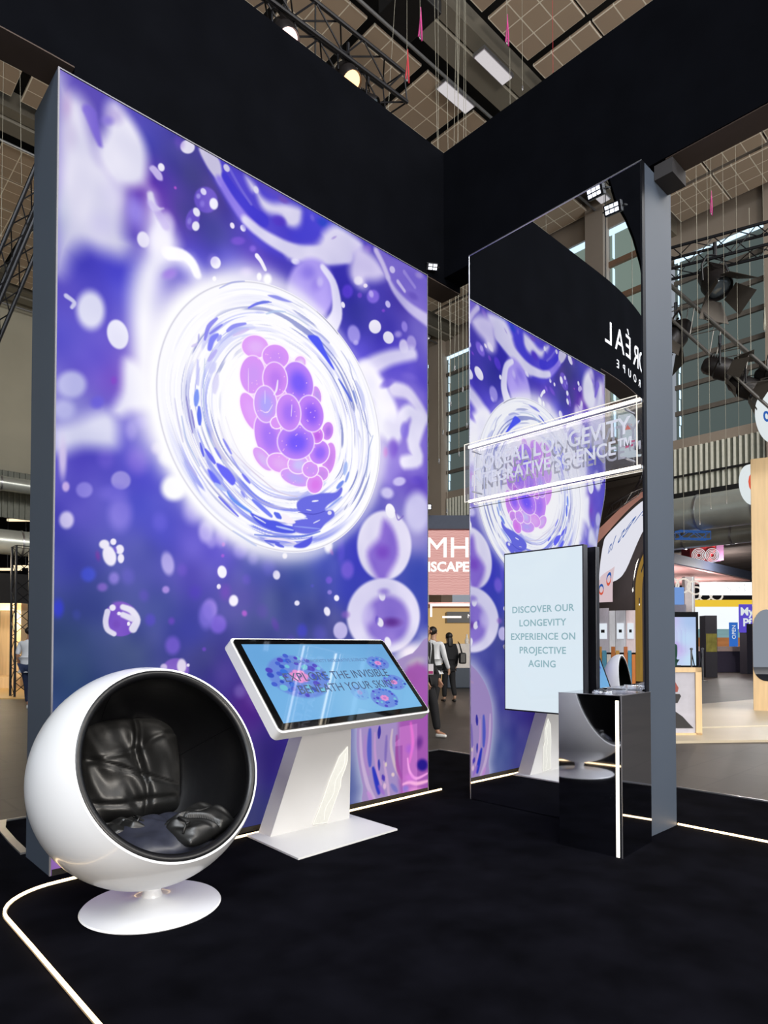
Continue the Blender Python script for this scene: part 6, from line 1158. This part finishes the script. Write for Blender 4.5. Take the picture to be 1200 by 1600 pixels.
# queue post pair in front of the LED totem
M_br = mat('brushed_post', (170, 170, 172), .3, .8)
for (x, y), lb in (((24.64, 9.80), 'left metal queue post with black rope before the bright totem'), ((24.95, 9.52), 'right metal queue post before the bright totem')):
    t = thing('queue_post', lb, 'post', (x, y, 0)); obj('pole', lathe(B(), [(0, 0), (.17, 0), (.17, .02), (.03, .04), (.03, 1.15), (.05, 1.16), (.05, 1.22), (0, 1.24)], 20), M_br, t, smooth='auto')
tag(obj('queue_rope', tube(B(), [(24.64 + .31 * i / 12, 9.8 - .28 * i / 12, 1.12 - .75 * math.sin(math.pi * i / 12) ** 1.0) for i in range(13)], .02, 6), M_black), 'black rope sagging between the two metal queue posts', 'rope')
def block(name, loc, w, d, h, m, label, cat, z0=0.0, parts=()):
    t_ = thing(name, label, cat, loc, R(FW)); obj('body', box(B(), (0, 0, z0), (w, d, h)), m, t_)
    for nm, lo, hi, mm_ in parts: obj(nm, box(B(), lo, hi), mm_, t_)
    return t_
tt_ = thing('screen_totem', 'tall black-framed screen showing pale blue and lilac light', 'screen', (24.9, 10.9, 0), R(FW))
obj('frame', box(B(), (-.2, 0, .28), (1.30, .2, 2.60)), M_black, tt_); obj('foot', box(B(), (-.1, .02, 0), (1.2, .18, .28)), M_black, tt_)
ls = Sheet(1.3, 1.85, 60, 80); ls.base([(.2, 1.7, 205, 190, 240), (1.1, 1.7, 175, 200, 240), (.3, 1.0, 215, 225, 250), (.9, 1.0, 195, 222, 250), (.6, .6, 205, 185, 240), (.2, .2, 185, 220, 250), (1.1, .2, 200, 228, 250)], 2.5)
for i in range(14): ls.S([.25 + .05 * i, .5, .25 + .05 * i, 1.5 - .08 * (i % 4)], .004, .004, (170, 170, 225), .6, .02)
ls.E(.55, .75, 5, 0, 0, 4, .3, (190, 165, 235), .7, .9)
ls.mesh('display', basis((-.1, -.005, .55), (1, 0, 0), (0, 0, 1)), paint_mat('totem_display'), tt_, .95)
M_dkb = mat('dark_violet_counter', (66, 60, 82), .7); M_navb = mat('night_blue', (24, 22, 40), .7)
block('reception_counter', (33.2, 12.7, 0), 2.2, 1.0, 1.02, M_dkb, 'long dark violet counter beyond the bright totem', 'counter', parts=[('counter_top', (-.05, -.05, 1.02), (2.25, 1.05, 1.25), mat('cream_counter_top', (214, 190, 180), .5))])
dk = block('dark_cabinet', (28.15, 10.62, 0), .48, .5, 2.55, mat('charcoal_cabinet', (56, 54, 62), .7), 'charcoal cabinet with pictured middle directly right of the bright totem', 'cabinet', parts=[('picture', (.02, -.01, 1.05), (.46, 0, 1.80), emit('green_brown_picture', (150, 140, 70), .8, var=.7, scale=3))])
for z_, s_ in ((2.25, 'EXPERIENCE'), (1.9, 'STORE'), (.9, 'OPEN'),): pass
block('black_tower', (32.65, 10.5, 0), .7, .6, 2.3, M_navb, 'black tower block left of the wooden pillar', 'cabinet')
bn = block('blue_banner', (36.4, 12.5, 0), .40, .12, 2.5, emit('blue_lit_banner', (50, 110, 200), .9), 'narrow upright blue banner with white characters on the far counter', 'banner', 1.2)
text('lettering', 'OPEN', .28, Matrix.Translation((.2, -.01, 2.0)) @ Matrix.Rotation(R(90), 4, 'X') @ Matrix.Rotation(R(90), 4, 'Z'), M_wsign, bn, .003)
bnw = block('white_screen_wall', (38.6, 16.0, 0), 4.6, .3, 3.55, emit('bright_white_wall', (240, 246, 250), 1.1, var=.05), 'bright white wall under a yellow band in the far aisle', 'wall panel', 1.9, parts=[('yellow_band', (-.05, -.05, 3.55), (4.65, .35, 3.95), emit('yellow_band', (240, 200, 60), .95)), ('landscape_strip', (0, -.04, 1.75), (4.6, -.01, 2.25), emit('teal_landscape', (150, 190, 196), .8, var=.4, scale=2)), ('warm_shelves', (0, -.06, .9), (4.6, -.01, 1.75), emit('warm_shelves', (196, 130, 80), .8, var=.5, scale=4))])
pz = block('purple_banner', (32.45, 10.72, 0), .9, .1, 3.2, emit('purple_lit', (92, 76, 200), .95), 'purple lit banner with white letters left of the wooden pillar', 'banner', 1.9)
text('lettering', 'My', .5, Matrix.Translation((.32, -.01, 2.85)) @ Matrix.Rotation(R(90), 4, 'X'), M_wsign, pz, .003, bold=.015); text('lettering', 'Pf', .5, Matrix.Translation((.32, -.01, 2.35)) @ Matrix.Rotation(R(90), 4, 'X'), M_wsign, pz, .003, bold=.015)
led = block('lit_sign_band', (35.3, 13.5, 0), 2.75, .2, 4.60, emit('white_led_band', (246, 250, 252), 1.3), 'long white illuminated sign band under the slate canopy', 'sign', 3.93)
text('lettering', 'N E I', .55, Matrix.Translation((1.75, -.01, 4.30)) @ Matrix.Rotation(R(90), 4, 'X'), mat('grey_letter', (150, 158, 160), .6), led, .004)
block('grey_column', (36.8, 14.95, 0), .55, .35, 5.1, mat('grey_column', (150, 146, 146), .7), 'grey column with a light edge rising behind the totem', 'column', parts=[('light_edge', (.40, -.01, 2.3), (.46, 0, 5.1), M_wsign)])
block('pale_blue_cabinet', (27.2, 11.5, 0), .50, .4, 3.0, mat('grey_lilac_block', (150, 150, 170), .7), 'pale grey block with blue lit top beside the totem', 'cabinet', parts=[('lit_top', (-.2, -.01, 3.0), (.42, .4, 3.72), emit('periwinkle_lit', (120, 160, 225), .9))])
rd = block('red_sign_box', (34.9, 13.9, 0), 1.35, 1.0, 6.5, mat('red_sign', (170, 24, 34), .6), 'red hanging sign with white concentric rings above the slate canopy', 'sign', 5.75, parts=[('side_panel', (1.36, -.02, 5.75), (1.75, 1.0, 6.75), mat('mauve_side', (140, 96, 130), .6)), ('top_band', (0, -.02, 6.5), (1.35, 1, 6.85), mat('olive_band', (96, 86, 72), .7))])
bm = B()
for xx in (.45, 1.15):
    for r_ in (.12, .2, .28, .36): tube(bm, [(xx + r_ * math.cos(a * .3), -.03, 6.0 + r_ * math.sin(a * .3)) for a in range(21)], .018, 5, closed=True)
obj('ring_mark', bm, M_wsign, rd)
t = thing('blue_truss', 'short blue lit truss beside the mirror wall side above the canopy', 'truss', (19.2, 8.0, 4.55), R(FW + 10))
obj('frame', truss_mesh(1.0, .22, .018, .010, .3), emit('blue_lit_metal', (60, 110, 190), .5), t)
tag(obj('dark_blue_tower', box(B(), (22.0, 9.55, 0), (22.6, 10.0, 4.35)), mat('teal_navy', (30, 50, 72), .7)), 'dark blue tower directly right of the mirror wall side', 'tower')
for k in range(16):
    rr = random.Random(k); fx, fy = rr.uniform(27, 50), rr.uniform(8, 22)
    o = obj('aisle_light', box(B(), (-.5, -.09, 0), (.5, .09, .05)), M_fix); o.location = (fx, fy, 7.15); tag(o, 'small bright tube light under the low roof of the far aisle', 'ceiling light', 'lights of the far aisle')

# left edge: timber frame stand, truss tower, lights of the back aisle
t = thing('timber_frame_stand', 'pale timber framed stand at the left edge', 'stand', (5.1, 22.6, 0), R(FW))
bm = B(); box(bm, (-2, 0, 2.4), (.62, .5, 2.62)); box(bm, (.40, 0, 0), (.62, .5, 2.6)); box(bm, (.02, 1.2, 0), (.12, 1.6, 2.6)); box(bm, (-2, 0, 0), (.62, 1.4, .35)); obj('frame', bm, M_wood, t)
obj('back_panel', box(B(), (-2, 1.4, 0), (.1, 1.5, 2.5)), M_wood, t); obj('lit_picture', box(B(), (.15, 1.6, .95), (.40, 1.65, 1.8)), emit('pink_lit_picture', (236, 200, 226), .9, var=.4, scale=6), t)
obj('blue_box', box(B(), (.14, 1.3, .35), (.40, 1.5, .75)), mat('slate_box', (80, 90, 120), .6), t); obj('hanging_lamp', lathe(B(), [(0, .5), (.06, .48), (.10, .2), (.09, 0), (0, 0)], 20, Matrix.Translation((-.42, .2, 1.35))), emit('warm_lantern', (255, 240, 215), 1.3), t, smooth=True)
obj('white_chair_back', prism(B(), [(-.6, .3), (-.28, .3), (-.12, 1.0), (-.45, 1.0)], 0, .1, Matrix.Rotation(R(90), 4, 'X')), M_kiosk, t)
lamp('booth_lamp', 'POINT', (4.9, 22.0, 2.2), 90, (1, .82, .55), .15); lamp('booth_lamp', 'POINT', (3.4, 20.0, 3.6), 160, (1, .84, .6), .2)
tag(obj('stand_floor', prism(B(), [(2.0, 20.2), (4.7, 17.9), (6.6, 20), (6.0, 24), (2, 24)], -.004, .02), mat('honey_floor', (206, 166, 104), .5)), 'honey coloured floor patch at the left edge', 'floor')
for (x, y, z), lb in (((7.2, 28.9, 6.28), 'upper tube light under the back aisle roof at the left edge'), ((7.35, 28.8, 4.42), 'lower tube light under the back aisle roof near the truss tower'), ((6.8, 29.2, 4.3), 'oval lamp in the dark back aisle at the left edge')):
    t = thing('tube_light', lb, 'ceiling light', (x, y, z), R(FW)); obj('tube', box(B(), (-.55, -.05, 0), (.55, .05, .09)), emit('warm_tube', (255, 232, 190), 1.4), t); obj('rod', tube(B(), [(0, 0, .08), (0, 0, 8.0 - z)], .012, 6), M_tb, t)
truss((4.75, 18.85, 0), (4.75, 18.85, 3.9), M_tb, 'black truss tower behind the walking man at the left edge', .42, r=.03)
tag(obj('black_banner', box(B(), (5.3, 24.2, 1.9), (7.4, 24.4, 3.7)), M_bk), 'black drape behind the timber stand at left', 'drape')

# ---- the side of the hall reflected in the mirror wall
t = thing('ring_sign', 'white illuminated ring sign hanging over a stand, reflected in the mirror wall', 'sign', (-6.7, 6.0, 2.92))
RR = 1.6
obj('ring', lathe(B(), [(RR, 0), (RR, .84), (RR - .05, .84), (RR - .05, 0), (RR, 0)], 72), emit('white_ring', (240, 238, 246), 1.0), t, smooth='auto')
for i, ch in enumerate('Technologies In'):
    a = R(-62 + i * 6.0); text('lettering', ch, .34, basis((RR * 1.005 * math.cos(a), RR * 1.005 * math.sin(a), .45), (-math.sin(a), math.cos(a), 0), (0, 0, 1)), M_bl, t, .004)
for a in (0, 90, 180, 270): obj('hanger', tube(B(), [((RR - .03) * math.cos(R(a)), (RR - .03) * math.sin(R(a)), .84), ((RR - .03) * math.cos(R(a)), (RR - .03) * math.sin(R(a)), 11)], .008, 6), M_cab, t)
rzm = R(-107)
row = thing('exhibition_wall', 'row of pale display panels with screens and coloured drawers, reflected in the mirror wall', 'display wall', (-7.22, 8.16, 0), rzm)
cols = [((200, 196, 206), 1.0), ((238, 240, 244), .55), ((206, 206, 212), .98), ((226, 206, 206), .95)]
x = 0
M_scr = emit('small_screen', (240, 246, 252), 1.0)
for i, (c_, w2) in enumerate(cols):
    pn = obj('panel', box(B(), (x, 0, 1.15), (x + w2 - .03, .08, 2.30 - (.07 if i else 0))), mat('panel_%d' % i, c_, .6), row)
    if i != 1: obj('screen', box(B(), (x + .12, .082, 1.50), (x + w2 - .2, .10, 1.90)), M_scr, row); obj('picture', box(B(), (x + .3, .101, 1.66), (x + w2 - .4, .104, 1.74)), M_black, row)
    x += w2
dr = [(206, 150, 70), (90, 160, 190), (230, 225, 215), (196, 120, 60), (210, 160, 80), (226, 226, 228), (190, 110, 60), (80, 150, 180), (220, 130, 60)]
for i, c_ in enumerate(dr): obj('drawer', box(B(), (i * .385, 0, .35), (i * .385 + .35, .10, 1.30 - .1 * ((i * 7) % 3))), mat('drawer_%d' % i, c_, .6), row)
lg = thing('logo_board', 'white board with red and blue round emblems, reflected under the ring sign', 'sign', (-6.30, 7.75, 0), rzm)
obj('board', box(B(), (0, 0, 2.40), (1.25, .05, 3.05)), emit('pinkish_board', (238, 212, 216), .9), lg)
for cx_, cz_ in ((.35, 2.70), (.9, 2.88)):
    for a0, m_ in ((0, M_bl), (180, M_or)):
        tb_ = B(); tube(tb_, [(cx_ + .16 * math.cos(R(a0 + 18 * k)), .055, cz_ + .10 * math.sin(R(a0 + 18 * k))) for k in range(11)], .03, 6); obj('emblem', tb_, m_, lg)
tag(obj('backdrop_wall', box(B(), (-8.96, 3.2, 0), (-8.65, 9.4, 6.9)), mat('brown_grey_panel', (70, 60, 58), .7)), 'brown grey wall behind the display panels, reflected in the mirror', 'panel')
tag(obj('yellow_panel', box(B(), (-8.62, 4.2, .4), (-8.5, 4.9, 3.0)), emit('ochre_lit', (206, 160, 70), .7, var=.5, scale=3)), 'ochre lit panel seen reflected right of the display wall', 'panel')
hb = thing('hanging_sign', 'pale hanging sign with orange and pink shapes reflected above the sign lettering', 'sign', (-4.37, 6.73, 5.35), rzm)
obj('cloth', box(B(), (-.05, 0, 0), (.42, .06, .95), bev=.02), emit('pale_lit_cloth', (214, 226, 226), .85), hb)
obj('shape', prism(B(), [(.10, .60), (.16, .74), (.24, .70), (.22, .60)], .061, .064, Matrix.Rotation(R(-90), 4, 'X') @ Matrix.Scale(-1, 4, (0, 1, 0))), M_or, hb)
obj('shape', prism(B(), [(.10, .20), (.30, .24), (.30, .36), (.12, .34)], .061, .064, Matrix.Rotation(R(-90), 4, 'X') @ Matrix.Scale(-1, 4, (0, 1, 0))), M_mag, hb)
rr = random.Random(9)
for i in range(10):
    t = thing('stand_spotlight', 'small bright spotlight over the reflected stands', 'spotlight', (-7.2 - rr.uniform(-.2, 1.0), 4.1 + rr.uniform(-.2, .9), 2.4 + i * .28), group='spotlights over the reflected stands')
    obj('lamp_body', lathe(B(), [(0, .1), (.05, .1), (.05, -.05), (0, -.05)], 14), M_tb, t); obj('lens', lathe(B(), [(0, -.055), (.045, -.055), (0, -.09)], 14), emit('spot_lens', (255, 246, 226), 6), t)
truss((-9, 8.4, 4.2), (-4.6, 6.2, 4.9), M_tb, 'black truss over the reflected stands', .3)
truss((-8.6, 9.6, 4.9), (-5.2, 6.6, 4.3), M_ta, 'grey truss crossing under the black one, reflected in the mirror', .26)
bm = B(); g = []
for k in range(9):
    u = k / 8; g.append([bm.verts.new((-5.4 - 1.6 * u + .03 * (k % 2), 9.2 - 5.6 * v, 5.75 - 1.5 * u - .9 * v * (1 - v) * 1.6 + .12 * (k % 2))) for v in [i / 24 for i in range(25)]])
for a, b in zip(g, g[1:]):
    for i in range(24): bm.faces.new((a[i], a[i + 1], b[i + 1], b[i]))
bmesh.ops.solidify(bm, geom=bm.faces[:], thickness=.05)
tag(obj('swooping_canopy', bm, mat('ribbed_canopy', (92, 82, 74), .7)), 'ribbed taupe canopy sweeping over the reflected stands', 'canopy')
tag(obj('striped_banner', bar(bar(B(), (-6.2, 8.3, 3.9), (-6.0, 6.4, 4.3), .05, .34), (-6.0, 6.4, 4.3), (-5.8, 4.2, 5.0), .05, .34), emit('coral_banner', (226, 160, 140), .7, var=.6, scale=3)), 'coral and white band reflected below the acrylic sign', 'banner')
bm = prism(B(), [(-.12, 10.75), (0, 10.34), (.20, 9.65), (.39, 9.31), (.53, 8.95), (.66, 8.46), (.79, 7.62), (1.3, 7.3), (1.4, 11.0), (0, 11.0)], 0, .08, Matrix.Rotation(R(90), 4, 'X'))
o = obj('curved_drape', bm, M_hdr); o.location = (-2.28, 5.94, 0); o.rotation_euler = (0, 0, R(223.1))
tag(o, 'black curved panel cutting across the window, reflected at the mirror wall top right', 'drape')
